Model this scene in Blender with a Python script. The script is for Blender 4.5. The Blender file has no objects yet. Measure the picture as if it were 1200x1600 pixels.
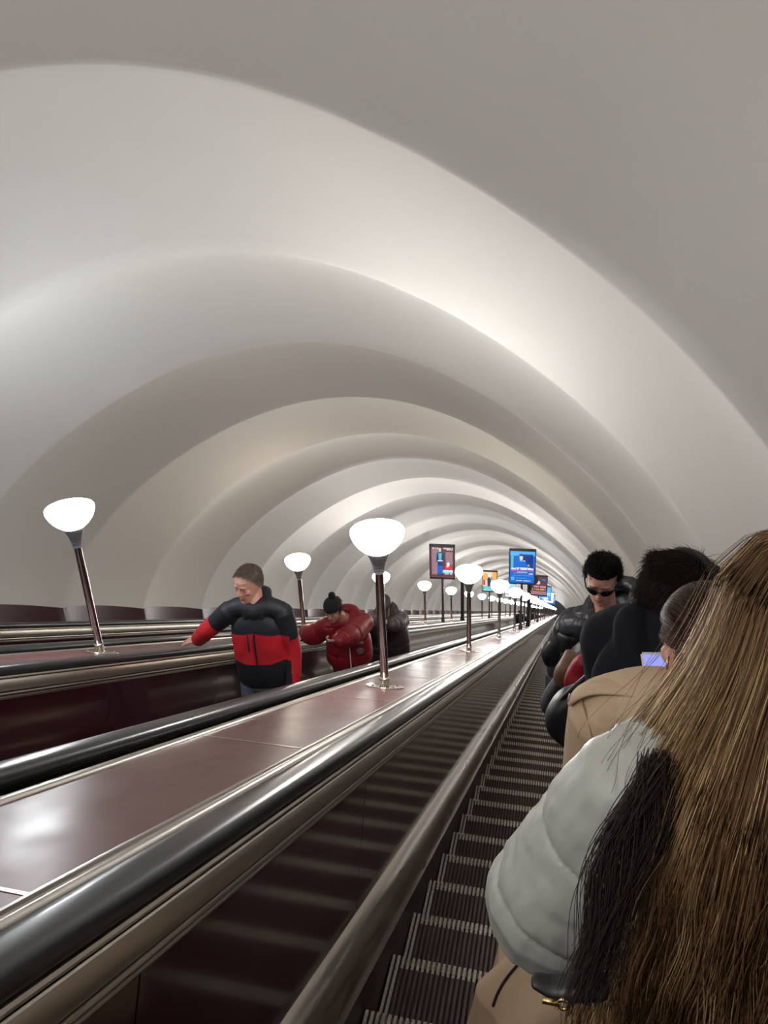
import bpy, bmesh, math, random
import numpy as np
from mathutils import Vector, Matrix
random.seed(7)
RNG = np.random.default_rng(11)
SC = bpy.context.scene
COL = SC.collection
T30 = math.tan(math.radians(30))

# ------------------------------------------------------------------ camera
CAM_R = Vector((0.97102576, 0.23527771, -0.04187322))
CAM_U = Vector((-0.05386613, 0.3861989, 0.92084138))
CAM_F = Vector((-0.23282485, 0.89190516, -0.38768258))
FOC = 1197.05
cd = bpy.data.cameras.new('camera')
cam = bpy.data.objects.new('camera', cd)
COL.objects.link(cam)
cd.sensor_fit = 'VERTICAL'
cd.sensor_height = 32.0
cd.lens = FOC / 1600 * 32.0
cd.clip_start = 0.02
cd.clip_end = 400
m = Matrix((CAM_R, CAM_U, -CAM_F)).transposed().to_4x4()
cam.matrix_world = m
SC.camera = cam
# ------------------------------------------------------------------ world, exposure
w = bpy.data.worlds.new('world')
SC.world = w
w.use_nodes = True
w.node_tree.nodes['Background'].inputs[0].default_value = (0.9, 0.93, 1.0, 1)
w.node_tree.nodes['Background'].inputs[1].default_value = 0.02
SC.view_settings.view_transform = 'Standard'
SC.view_settings.look = 'None'
SC.view_settings.gamma = 1.0
SC.view_settings.use_curve_mapping = False
SC.view_settings.exposure = 1.08
LAMP_STRENGTH = 27.0
try:
    SC.cycles.use_denoising = True
    SC.cycles.max_bounces = 8
    SC.cycles.diffuse_bounces = 5
    SC.cycles.sample_clamp_indirect = 6.0
except Exception:
    pass

# ------------------------------------------------------------------ helpers
def W(X, H, Y):
    """a point given by its height H over the inclined line through the eye"""
    return Vector((X, Y, H - Y * T30))

def at(x, y, d):
    """world point seen at (x, y) of the photograph, d metres deep"""
    return (CAM_R * ((x - 600) / FOC) + CAM_U * ((800 - y) / FOC) + CAM_F) * d

def tag(o, label=None, cat=None, group=None, kind=None):
    if label: o['label'] = label
    if cat: o['category'] = cat
    if group: o['group'] = group
    if kind: o['kind'] = kind
    return o

def empty(name, loc=(0, 0, 0)):
    o = bpy.data.objects.new(name, None)
    o.empty_display_size = 0.1
    COL.objects.link(o)
    o.location = loc
    return o

def link(name, me, mats=None, parent=None, smooth=None):
    if mats is not None:
        for mm in (mats if isinstance(mats, (list, tuple)) else [mats]):
            me.materials.append(mm)
    if smooth is True:
        me.polygons.foreach_set('use_smooth', [True] * len(me.polygons))
    elif isinstance(smooth, (int, float)) and smooth:
        me.polygons.foreach_set('use_smooth', [True] * len(me.polygons))
        try:
            me.set_sharp_from_angle(angle=math.radians(smooth))
        except Exception:
            pass
    o = bpy.data.objects.new(name, me)
    COL.objects.link(o)
    if parent is not None:
        o.parent = parent
        pl = parent.matrix_basis if parent.parent is None else parent.parent.matrix_basis @ parent.matrix_basis
        o.matrix_parent_inverse = pl.inverted()
    return o

def mesh(vs, fs, mi=None):
    me = bpy.data.meshes.new('m')
    me.from_pydata([tuple(v) for v in vs], [], fs)
    if mi is not None:
        me.polygons.foreach_set('material_index', mi)
    me.update()
    return me

class MB:
    def __init__(s): s.v = []; s.f = []; s.m = []
    def add(s, vs, fs, mi=0):
        b = len(s.v); s.v += [tuple(v) for v in vs]
        s.f += [tuple(b + i for i in f) for f in fs]; s.m += [mi] * len(fs)
    def box(s, c, h, mi=0, M=None):
        vs = [Vector((sx * h[0], sy * h[1], sz * h[2])) for sx in (-1, 1) for sy in (-1, 1) for sz in (-1, 1)]
        if M is not None: vs = [M @ q for q in vs]
        vs = [q + Vector(c) for q in vs]
        s.add(vs, [(0, 1, 3, 2), (4, 6, 7, 5), (0, 4, 5, 1), (2, 3, 7, 6), (0, 2, 6, 4), (1, 5, 7, 3)], mi)
    def lathe(s, prof, n=32, c=(0, 0, 0), M=None, mi=0, cap=True):
        b = []
        for r, z in prof:
            for k in range(n):
                a = 2 * math.pi * k / n
                q = Vector((r * math.cos(a), r * math.sin(a), z))
                if M is not None: q = M @ q
                b.append(q + Vector(c))
        fs = [(i * n + k, i * n + (k + 1) % n, (i + 1) * n + (k + 1) % n, (i + 1) * n + k)
              for i in range(len(prof) - 1) for k in range(n)]
        if cap:
            fs.append(tuple(reversed(range(n))))
            fs.append(tuple((len(prof) - 1) * n + k for k in range(n)))
        s.add(b, fs, mi)
    def prism(s, prof, Y0, Y1, closed=False, mi=0):
        n = len(prof)
        vs = [W(x, h, Y0) for x, h in prof] + [W(x, h, Y1) for x, h in prof]
        fs = [(i, (i + 1) % n, n + (i + 1) % n, n + i) for i in range(n if closed else n - 1)]
        if closed:
            fs.append(tuple(reversed(range(n)))); fs.append(tuple(range(n, 2 * n)))
        s.add(vs, fs, mi)
    def mesh(s):
        me = mesh(s.v, s.f, s.m)
        bm = bmesh.new(); bm.from_mesh(me)
        bmesh.ops.recalc_face_normals(bm, faces=bm.faces)
        bm.to_mesh(me); bm.free()
        return me
    def build(s, name, mats, parent=None, smooth=None):
        return link(name, s.mesh(), mats, parent, smooth)

# ------------------------------------------------------------------ materials
def mat(name, col=(.5, .5, .5), rough=.5, metal=0., spec=.5, noise=None, bump=None, coat=0., emit=None, sheen=0., rough_noise=None, aniso=0.):
    """noise=(scale, colour2, stretch); bump=(scale, strength, distance, stretch)"""
    mt = bpy.data.materials.new(name); mt.use_nodes = True
    nt = mt.node_tree; N = nt.nodes; L = nt.links
    b = N['Principled BSDF']
    b.inputs['Base Color'].default_value = (*col, 1)
    b.inputs['Roughness'].default_value = rough
    b.inputs['Metallic'].default_value = metal
    b.inputs['Specular IOR Level'].default_value = spec
    b.inputs['Coat Weight'].default_value = coat
    b.inputs['Coat Roughness'].default_value = .08
    b.inputs['Sheen Weight'].default_value = sheen
    b.inputs['Anisotropic'].default_value = aniso
    tc = N.new('ShaderNodeTexCoord')
    def nz(scale, stretch, detail=4):
        mp = N.new('ShaderNodeMapping'); mp.inputs['Scale'].default_value = stretch
        L.new(tc.outputs['Object'], mp.inputs['Vector'])
        n = N.new('ShaderNodeTexNoise'); n.inputs['Scale'].default_value = scale; n.inputs['Detail'].default_value = detail
        L.new(mp.outputs[0], n.inputs['Vector'])
        return n
    if noise:
        n = nz(noise[0], noise[2] if len(noise) > 2 else (1, 1, 1))
        r = N.new('ShaderNodeValToRGB')
        r.color_ramp.elements[0].position = .35; r.color_ramp.elements[1].position = .65
        r.color_ramp.elements[0].color = (*col, 1); r.color_ramp.elements[1].color = (*noise[1], 1)
        L.new(n.outputs['Fac'], r.inputs[0]); L.new(r.outputs[0], b.inputs['Base Color'])
    if rough_noise:
        n = nz(rough_noise[0], rough_noise[2])
        mr = N.new('ShaderNodeMapRange')
        mr.inputs['From Min'].default_value = .3; mr.inputs['From Max'].default_value = .7
        mr.inputs['To Min'].default_value = rough; mr.inputs['To Max'].default_value = rough_noise[1]
        L.new(n.outputs['Fac'], mr.inputs[0]); L.new(mr.outputs[0], b.inputs['Roughness'])
    if bump:
        n = nz(bump[0], bump[3] if len(bump) > 3 else (1, 1, 1))
        bp = N.new('ShaderNodeBump'); bp.inputs['Strength'].default_value = bump[1]; bp.inputs['Distance'].default_value = bump[2]
        L.new(n.outputs['Fac'], bp.inputs['Height']); L.new(bp.outputs[0], b.inputs['Normal'])
    if emit:
        b.inputs['Emission Color'].default_value = (*emit[0], 1); b.inputs['Emission Strength'].default_value = emit[1]
    return mt

ALONG = (1, .12, .12)    # stretched down the incline
M = {}
M['plaster'] = mat('white painted plaster', (.64, .625, .60), .62, noise=(.55, (.615, .60, .575)), bump=(60, .12, .004))
M['dado'] = mat('burgundy laminate dado', (.055, .018, .022), .42)
M['deck'] = mat('burgundy deck laminate', (.125, .045, .047), .27, spec=.6, noise=(2.2, (.155, .062, .062), (1, .5, .5)),
                bump=(26, .12, .004, (1, .35, .35)), rough_noise=(7, .40, (1, .5, .5)))
M['panel'] = mat('dark burgundy side panel', (.035, .007, .010), .13, coat=.6, bump=(3.2, .16, .01, (1, .6, 1)), rough_noise=(3, .2, (1, 1, 1)))
M['skirt'] = mat('dark brown skirt panel', (.035, .012, .012), .35)
M['steel'] = mat('brushed stainless steel', (.56, .53, .49), .31, 1)
M['fascia'] = mat('satin aluminium fascia', (.62, .575, .52), .42, 1)
M['dull_steel'] = mat('dull steel lip', (.22, .205, .19), .4, 1)
M['tube'] = mat('worn steel plinth moulding', (.50, .465, .42), .27, 1, rough_noise=(14, .31, (3, .12, .12)))
M['black_gap'] = mat('black gap', (.006, .006, .006), .8)
M['rubber'] = mat('black rubber handrail', (.022, .023, .027), .30, coat=.1)
M['pole'] = mat('polished steel lamp pole', (.46, .42, .41), .15, 1)
M['chrome'] = mat('chrome collar', (.72, .68, .60), .14, 1)
M['cup'] = mat('dark ribbed lamp cup', (.20, .19, .21), .34, .85)
M['bowl'] = mat('glowing opal glass', (.9, .9, .9), .3, emit=((1.0, .955, .90), LAMP_STRENGTH))
M['mouth'] = mat('open lamp mouth with bulb', (.9, .9, .9), .3, emit=((1.0, .965, .92), LAMP_STRENGTH * 2.1))
M['mouth_warm'] = mat('open lamp mouth with warm bulb', (.9, .9, .9), .3, emit=((1.0, .86, .66), LAMP_STRENGTH * 2.1))
M['mouth_cool'] = mat('open lamp mouth with cool bulb', (.9, .9, .9), .3, emit=((.88, .94, 1.0), LAMP_STRENGTH * 2.1))
M['bowl_cool'] = mat('glowing cool opal glass', (.9, .9, .9), .3, emit=((.93, .97, 1.0), LAMP_STRENGTH * 1.05))
M['bowl_dim'] = mat('glowing warm opal glass', (.9, .9, .9), .3, emit=((1.0, .90, .76), LAMP_STRENGTH * .8))
M['board_frame'] = mat('dark grey board frame', (.09, .09, .095), .4, .5)
M['tread'] = mat('brown ribbed tread', (.075, .042, .037), .5, .25, noise=(25, (.115, .068, .058), (1, .4, 1)))
M['groove'] = mat('dark tread groove', (.016, .010, .009), .7)
M['white_mark'] = mat('worn white step marking', (.62, .60, .54), .55, noise=(90, (.42, .38, .31), (1, 1, 1)))
M['dirty_mark'] = mat('dirty white step marking', (.19, .155, .12), .7, noise=(120, (.06, .04, .035), (1, 1, 1)))

# ------------------------------------------------------------------ the tunnel
Y_NEAR, Y_FAR = -7.0, 108.0
C30, S30 = math.cos(math.radians(30)), .5
XC, HC = -2.066, -1.276
YB0, PER = 1.467, 1.3612
def vault_r(th):
    return 2.195 + 1.284 * math.sin(th) + .553 * math.cos(2 * th) + .096 * math.cos(4 * th)
SAG = .165
def vault():
    ths = []
    # start angle where the wall meets the top of the dado (H = -.483)
    lo = .1
    for _ in range(60):
        if HC + 1.1547 * vault_r(lo) * math.sin(lo) < DADO_TOP: lo += .01
        else: break
    nth = 96
    ths = [lo + (math.pi - 2 * lo) * i / nth for i in range(nth + 1)]
    k0 = int(math.floor((Y_NEAR - 2 - YB0) / PER)); k1 = int(math.ceil((Y_FAR - YB0) / PER)) + 1
    NS = 14
    us = []
    for k in range(k0, k1):
        ns = NS if k < 14 else (8 if k < 30 else 4)
        us += [(k, 0), (k, .011)] + [(k, j / ns) for j in range(1, ns)] + [(k, .989)]
    us.append((k1, 0.))
    vs = []; fs = []
    rnd = np.random.default_rng(3)
    for (k, u) in us:
        b = SAG * 4 * u * (1 - u) + (.006 if u == 0 else 0)
        Yb = YB0 + (k + u) * PER
        for i, th in enumerate(ths):
            r = vault_r(th) + b * (.45 + .55 * min(1, max(0, 1.25 * math.sin(th)))) + .004 * math.sin(3 * th + k * 1.7)
            X = XC + r * math.cos(th); v = r * math.sin(th)
            if i in (0, nth):      # keep the foot of the vault on the dado top
                pass
            vs.append(W(X, HC, Yb) + Vector((0, S30 * v, C30 * v)))
    n = nth + 1
    for a in range(len(us) - 1):
        for i in range(nth):
            fs.append((a * n + i, a * n + i + 1, (a + 1) * n + i + 1, (a + 1) * n + i))
    me = mesh(vs, fs)
    me.polygons.foreach_set('use_smooth', [True] * len(me.polygons))
    return tag(link('ceiling', me, M['plaster']), kind='structure'), us, lo
DADO_TOP = -.470
ceil_obj, US, TH0 = vault()

def dado(name, side):
    vs = []; fs = []
    th = TH0 if side > 0 else math.pi - TH0
    for (k, u) in US:
        b = SAG * 4 * u * (1 - u) + (.006 if u == 0 else 0)
        Yb = YB0 + (k + u) * PER
        r = vault_r(th) + b * (.45 + .55 * min(1, max(0, 1.25 * math.sin(th)))) + (.004 * math.sin(3 * th + k * 1.7))
        X = XC + r * math.cos(th); v = r * math.sin(th)
        top = W(X, HC, Yb) + Vector((0, S30 * v, C30 * v))
        X2 = X - side * .012
        vs += [top, top + Vector((-side * .012, 0, 0)), top + Vector((-side * .012, 0, -.20)), top + Vector((0, 0, -.20))]
    for a in range(len(US) - 1):
        for i in range(3):
            fs.append((a * 4 + i, a * 4 + i + 1, (a + 1) * 4 + i + 1, (a + 1) * 4 + i))
    return tag(link(name, mesh(vs, fs), M['dado'], smooth=40), kind='structure')
dado('trim_1', -1)
dado('trim_2', 1)
# ends and floor of the shaft
b = MB(); b.box((XC, Y_FAR + .5, -Y_FAR * T30), (6, .15, 6)); tag(b.build('wall_far', mat('dim far hall', (.10, .10, .12), .8)), kind='structure')
b = MB(); b.box((XC, Y_NEAR - .6, -Y_NEAR * T30), (6, .15, 6)); tag(b.build('wall_near', M['plaster']), kind='structure')
b = MB(); b.prism([(-5.3, -2.15), (1.3, -2.15), (1.3, -2.3), (-5.3, -2.3)], Y_NEAR, Y_FAR, True); tag(b.build('floor', M['groove']), kind='structure')

# ------------------------------------------------------------------ escalators and balustrades
ESC = 2.066
DECK_H = -.626
def deck(name, label, Xd, left=True, right=True, wall=None):
    """burgundy deck with two steel trims and seam strips"""
    root = tag(empty(name, W(Xd, DECK_H, 0)), label, 'balustrade deck', 'burgundy decks along the escalators')
    xl = Xd - .197 if left else wall; xr = Xd + .197 if right else wall
    top = MB(); st = top
    y = .7575 - 1.2255 * 6
    while y < Y_FAR:
        y2 = min(y + 1.2255, Y_FAR)
        top.prism([(xl, DECK_H - .03), (xl, DECK_H), (xr, DECK_H), (xr, DECK_H - .03)], max(y + .005, Y_NEAR), y2 - .005)
        st.prism([(xl, DECK_H - .002), (xl, DECK_H + .0012), (xr, DECK_H + .0012), (xr, DECK_H - .002)], y2 - .006, y2 + .006, mi=1)
        y = y2
    top.build('deck_panel', [M['deck'], M['steel']], root)
    for s, on in ((-1, left), (1, right)):
        if not on: continue
        t = MB()
        pr = [(.190, DECK_H - .01), (.192, DECK_H + .005), (.200, DECK_H + .011), (.208, DECK_H + .010), (.211, DECK_H + .003),
              (.216, DECK_H + .002), (.222, DECK_H + .006), (.232, DECK_H + .003), (.237, DECK_H - .008), (.238, DECK_H - .05)]
        t.prism([(Xd + s * a, h) for a, h in pr], Y_NEAR, Y_FAR)
        t.build('edge_trim', M['steel'], root, smooth=50)
        g = MB()
        g.prism([(Xd + s * .237, DECK_H - .03), (Xd + s * .30, DECK_H - .03)], Y_NEAR, Y_FAR)
        g.build('handrail_channel', M['black_gap'], root)
    return root

deck('balustrade_deck', 'wide glossy burgundy deck with lamps between the near escalator and the one beside it', -ESC / 2)
deck('balustrade_deck', 'burgundy deck the man in the red jacket rests his hand beside, with leftmost lamps', -ESC * 1.5)
deck('balustrade_deck', 'narrow burgundy deck between the left wall and the farthest handrail', -ESC * 2.5 , left=False, wall=-5.14)
deck('balustrade_deck', 'narrow burgundy deck between the right wall and the near escalator', ESC * .5, right=False, wall=1.02)

def side_parts(root, Xd, s):
    """handrail, fascia, panels, plinth moulding, skirt: s is the side of the deck centre the escalator lies on"""
    P = lambda L: [(Xd + s * a, h) for a, h in L]
    # handrail
    hr = MB()
    c, hw, top, bot = .332, .046, -.578, -.632
    prof = []
    for k in range(9):
        a = math.pi * k / 8
        prof.append((c + hw * math.cos(a) * (1 if k in (0, 8) else .98), -.603 + .025 * math.sin(a) ** .8))
    prof = [(c + .036, -.634), (c + .045, -.628), (c + .047, -.615), (c + .046, -.600), (c + .041, -.588), (c + .031, -.5805), (c + .015, -.578), (c, -.5775), (c - .015, -.578), (c - .031, -.5805), (c - .041, -.588), (c - .046, -.600), (c - .047, -.615), (c - .045, -.628), (c - .036, -.634)]
    hr.prism(P(prof), Y_NEAR, Y_FAR, True)
    hr.build('handrail', M['rubber'], root, smooth=50)
    g = MB(); g.prism(P([(c - .03, -.645), (c - .028, -.628), (c + .028, -.628), (c + .03, -.655)]), Y_NEAR, Y_FAR); g.build('handrail_guide', M['black_gap'], root)
    f = MB()
    strips = [([(.352, -.642), (.366, -.637), (.375, -.638), (.379, -.644), (.379, -.6495)], 0), ([(.372, -.6495), (.372, -.6545)], 1),
              ([(.378, -.6545), (.3825, -.657), (.3855, -.664), (.3875, -.676), (.388, -.690), (.3865, -.704), (.3825, -.718), (.378, -.7265)], 0), ([(.368, -.7265), (.368, -.7335)], 1),
              ([(.374, -.7335), (.3785, -.736), (.3795, -.742), (.377, -.7475)], 0), ([(.366, -.7475), (.366, -.7545)], 1),
              ([(.371, -.7545), (.375, -.757), (.375, -.763), (.371, -.7665)], 0), ([(.364, -.7665), (.366, -.772), (.362, -.782)], 2)]
    for pr_, k_ in strips: f.prism(P(pr_), Y_NEAR, Y_FAR, mi=k_)
    f.build('fascia', [M['fascia'], M['black_gap'], M['dull_steel']], root, smooth=35)
    # side panels with thin seams perpendicular to the incline
    pn = MB(); sm = MB()
    y = 2.13 - 1.362 * 7
    def slab(mb, a, y0, y1, mi=0):
        # seam planes lean with the incline: top edge further down
        h0, h1 = -.780, -1.336
        vs = [W(Xd + s * a, h0, y0 + .433 * 0), W(Xd + s * a, h0, y1), W(Xd + s * a, h1, y1 + .433 * (h1 - h0)), W(Xd + s * a, h1, y0 + .433 * (h1 - h0))]
        mb.add(vs, [(0, 1, 2, 3)], mi)
    while y < Y_FAR:
        slab(pn, .363, y + .003, y + 1.359); slab(pn, .3610, y - .007, y + .005, 1)
        y += 1.362
    pn.build('side_panel', [M['panel'], M['black_gap']], root)
    t = MB()
    pr = [(.358, -1.325), (.372, -1.330)]
    for k in range(9):
        a = math.radians(80 - k * 20)
        pr.append((.352 + .068 * math.cos(a * .999) if k else .380, -1.425 + .090 * math.sin(a)))
    pr = [(.355, -1.322), (.368, -1.326), (.384, -1.336), (.399, -1.352), (.411, -1.374), (.419, -1.402), (.421, -1.432), (.418, -1.462), (.411, -1.488),
          (.407, -1.515), (.407, -1.545), (.411, -1.565), (.419, -1.574), (.422, -1.582), (.416, -1.588), (.408, -1.590)]
    t.prism(P(pr), Y_NEAR, Y_FAR); t.build('plinth_moulding', M['tube'], root, smooth=70)
    k = MB(); k.prism(P([(.414, -1.585), (.418, -2.1)]), Y_NEAR, Y_FAR); k.build('skirt_panel', M['skirt'], root)

HN = -1.7066
STEP_Y0, STEP_D = 1.7564, .4
def step_mesh(detail=True):
    """tread seen from above; origin at the middle of the nosing; returns tread mesh and marking mesh"""
    w2 = .6045
    R = STEP_D * T30
    tr = MB(); mk = MB()
    tr.box((0, -.205, -.03), (w2, .205, .018), 1)
    # riser
    tr.box((0, -.014, -.03 - R / 2), (w2, .012, R / 2 + .02), 1)
    pitch = .0212; n = int(2 * w2 / pitch) + 1; off = (2 * w2 - (n - 1) * pitch) / 2
    cw = .0056
    for i in range(n):
        x = -w2 + off + i * pitch
        edge = i < 2 or i >= n - 2
        t2 = mk if edge else tr
        t2.box((x, -.227, -.006), (cw, .173, .006), 0)
        if not edge:
            mk.box((x, -.0265, -.0055), (cw, .0265, .0063), 0)
            if i < n - 3: mk.box((x + pitch / 2, -.020, -.0095), (pitch / 2 - cw, .014, .003), 1)
        else:
            mk.box((x, -.0265, -.006), (cw, .0265, .006), 0)
        tr.box((x, .0005, -.012 - R / 2), (cw * .8, .004, R / 2 - .01), 0)
    return tr, mk
def make_escalator(label, Xc, steps_seen):
    root = tag(empty('escalator', W(Xc, HN, 0)), label, 'escalator', 'escalators in the inclined tunnel')
    side_parts(root, Xc - ESC / 2, 1)
    side_parts(root, Xc + ESC / 2, -1)
    if steps_seen:
        tr, mk = step_mesh()
        tm, km = tr.mesh(), mk.mesh()
        for mm in (M['tread'], M['groove']): tm.materials.append(mm)
        for mm in (M['white_mark'], M['dirty_mark']): km.materials.append(mm)
        for i in range(-2, 98):
            y = STEP_Y0 + i * STEP_D
            o = bpy.data.objects.new('step', tm); COL.objects.link(o); o.parent = root
            o.location = W(0, 0, y)
            k = bpy.data.objects.new('step_marking', km); COL.objects.link(k); k.parent = o
        far0 = STEP_Y0 + 98 * STEP_D
        n = int((Y_FAR - far0) / STEP_D)
        fm = MB(); wm = []
        for j in range(n):
            p0 = W(Xc, HN, far0 + j * STEP_D)
            fm.box(p0 + Vector((0, -.225, -.02)), (.604, .178, .018), 0)
            fm.box(p0 + Vector((0, -.024, -.02)), (.604, .024, .018), 1)
            fm.box(p0 + Vector((0, -.014, -.13)), (.604, .012, .12), 0)
        o = fm.build('distant_steps', [M['tread'], M['dirty_mark']], root); o['kind'] = 'stuff'
        y = STEP_Y0 - 3 * STEP_D
        fm = MB()
        while y > Y_NEAR:
            p0 = W(Xc, HN, y)
            fm.box(p0 + Vector((0, -.2, -.02)), (.604, .2, .018), 0); fm.box(p0 + Vector((0, -.014, -.13)), (.604, .012, .12), 0)
            y -= STEP_D
        o = fm.build('upper_steps', [M['tread']], root); o['kind'] = 'stuff'
    else:
        fm = MB(); y = Y_NEAR + .1
        y = STEP_Y0 + .1 - 20 * STEP_D
        while y < Y_FAR:
            p0 = W(Xc, HN, y)
            fm.box(p0 + Vector((0, -.225, -.02)), (.604, .178, .018), 0)
            fm.box(p0 + Vector((0, -.024, -.02)), (.604, .024, .018), 1)
            fm.box(p0 + Vector((0, -.014, -.13)), (.604, .012, .12), 0)
            y += STEP_D
        o = fm.build('step_band', [M['tread'], M['white_mark']], root); o['kind'] = 'stuff'
    return root
make_escalator('descending escalator with ribbed brown steps edged in white, nearest on the right', 0., True)
make_escalator('middle escalator carrying the man in the red and black jacket up', -ESC, False)
make_escalator('escalator farthest left, along the left wall behind the leftmost lamps', -2 * ESC, False)

# ------------------------------------------------------------------ lamps
def lamp_meshes():
    d = {}
    n = Vector((0, S30, C30)); rot = Matrix.Rotation(math.radians(-30), 3, 'X')
    b = MB(); b.lathe([(.118, -.002), (.120, .002), (.118, .005), (.05, .007)], 48, M=rot)
    for k in range(4):
        a = math.pi / 4 + k * math.pi / 2
        b.lathe([(.009, .004), (.009, .009), (.005, .012)], 10, c=rot @ Vector((.09 * math.cos(a), .09 * math.sin(a), 0)), M=rot)
    d['flange'] = (b, 'chrome')
    b = MB(); b.lathe([(.031, -.02), (.031, .066), (.033, .068), (.033, .074), (.028, .078)], 32); d['collar'] = (b, 'chrome')
    b = MB(); b.lathe([(.0255, .07), (.0255, .80)], 32); d['pole'] = (b, 'pole')
    b = MB(); pr = []
    for k in range(15):
        u = k / 14; z = .785 + u * .142; r = .0285 + .043 * u ** 1.7
        pr += [(r, z), (r + .0035, z + .003), (r + .0035, z + .0055), (r, z + .0075)]
    b.lathe(pr, 36); d['cup'] = (b, 'cup')
    b = MB()
    pr = [(.066, .924), (.078, .930), (.098, .945), (.120, .968), (.138, .995), (.149, 1.020), (.1535, 1.041), (.1525, 1.052), (.146, 1.060), (.13, 1.067), (.09, 1.073), (.04, 1.076), (.004, 1.077)]
    b.lathe(pr, 48); d['glass_bowl'] = (b, 'bowl')
    return d
LM = {}
for nm, (b_, mt_) in lamp_meshes().items():
    me_ = b_.mesh(); me_.polygons.foreach_set('use_smooth', [True] * len(me_.polygons))
    me_.set_sharp_from_angle(angle=math.radians(50)); me_.materials.append(M[mt_]); LM[nm] = me_
    if nm == 'glass_bowl':
        me_.materials.append(M['mouth'])
        for pq in me_.polygons:
            if pq.center.z > 1.058 and pq.normal.z > .5: pq.material_index = 1
BOWL = {'bowl': LM['glass_bowl']}
for kk in ('bowl_cool', 'bowl_dim'):
    mm = LM['glass_bowl'].copy(); mm.materials.clear(); mm.materials.append(M[kk]); mm.materials.append(M['mouth_warm' if kk == 'bowl_dim' else 'mouth_cool']); BOWL[kk] = mm
ORD = ['nearest', 'second', 'third', 'fourth', 'fifth', 'sixth', 'seventh', 'eighth']
def lamp(X, Y, label, group, bowl='bowl', zs=1.0, tilt=(0, 0)):
    root = tag(empty('lamp_post', W(X, DECK_H, Y)), label, 'lamp', group)
    root.scale = (1, 1, zs); root.rotation_euler = (tilt[0], tilt[1], 0)
    for nm, me in LM.items():
        me2 = BOWL[bowl] if nm == 'glass_bowl' else me
        o = bpy.data.objects.new(nm, me2); COL.objects.link(o); o.parent = root
    return root
LSP = 3.7986
ORD2 = ['seventh', 'eighth', 'ninth', 'tenth', 'eleventh', 'twelfth', 'thirteenth', 'fourteenth']
for k in range(-2, 28):
    y = 3.7837 + LSP * k
    if y > Y_FAR - 1: break
    if k < 0: lab = ['bowl lamp on the wide deck just beside the viewer, out of the frame', 'bowl lamp on the wide deck behind the viewer, out of the frame'][-k - 1]
    elif k < 6: lab = ['glowing bowl lamp nearest on the wide burgundy deck, large bowl before the vault',
                       'second nearest glowing bowl lamp on the wide burgundy deck, right of the leftmost poster board',
                       'third nearest bowl lamp on the wide burgundy deck, left of the blue poster board',
                       'fourth nearest bowl lamp on the wide burgundy deck, just under the blue poster board',
                       'fifth nearest bowl lamp on the wide burgundy deck, below right of the blue board',
                       'sixth nearest bowl lamp on the wide burgundy deck, where bowls start to overlap'][k]
    elif k < 14: lab = ORD2[k - 6] + ' bowl lamp of the wide burgundy deck, counted from the viewer, small and overlapping'
    else: lab = 'small glowing bowl lamp in the merging row far down the wide burgundy deck'
    lamp(-1.0326, y, lab, 'bowl lamps on the wide burgundy deck', 'bowl' if k < 1 else ('bowl_dim' if k == 1 else ('bowl_cool' if k % 3 == 0 else 'bowl')))
for k in range(-2, 28):
    y = 3.9288 + LSP * k
    if y > Y_FAR - 1: break
    if k < 0: lab = ['bowl lamp on the left deck just beside the viewer, out of the frame', 'bowl lamp on the left deck behind the viewer, out of the frame'][-k - 1]
    elif k < 6: lab = ['leftmost leaning bowl lamp, left of the man in the red and black jacket',
                       'bowl lamp between the man in red and black and the woman in the beanie',
                       'bowl lamp half hidden behind the nearest big lamp of the wide deck',
                       'bowl lamp on the left deck just left of the leftmost poster board',
                       'bowl lamp on the left deck just right of the leftmost poster board',
                       'bowl lamp on the left deck below the small orange poster board'][k]
    elif k < 14: lab = ORD2[k - 6] + ' bowl lamp of the left burgundy deck, counted from the viewer, small'
    else: lab = 'small glowing bowl lamp in the far row on the left burgundy deck'
    lamp(-3.1144, y, lab, 'bowl lamps on the left burgundy deck', 'bowl_cool' if k == 0 else ('bowl_dim' if k == 1 else 'bowl'), zs=1.04 if k == 0 else 1.0)

# ------------------------------------------------------------------ people: tools
def cr(P, n):
    """Catmull-Rom through rows of numbers"""
    P = np.array(P, float); out = []
    Q = np.vstack([2 * P[0] - P[1], P, 2 * P[-1] - P[-2]])
    for i in range(1, len(Q) - 2):
        for j in range(n):
            t = j / n
            a, b, c, d = Q[i - 1], Q[i], Q[i + 1], Q[i + 2]
            out.append(.5 * (2 * b + (c - a) * t + (2 * a - 5 * b + 4 * c - d) * t * t + (3 * b - a - 3 * c + d) * t ** 3))
    out.append(P[-1])
    return np.array(out)

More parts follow.
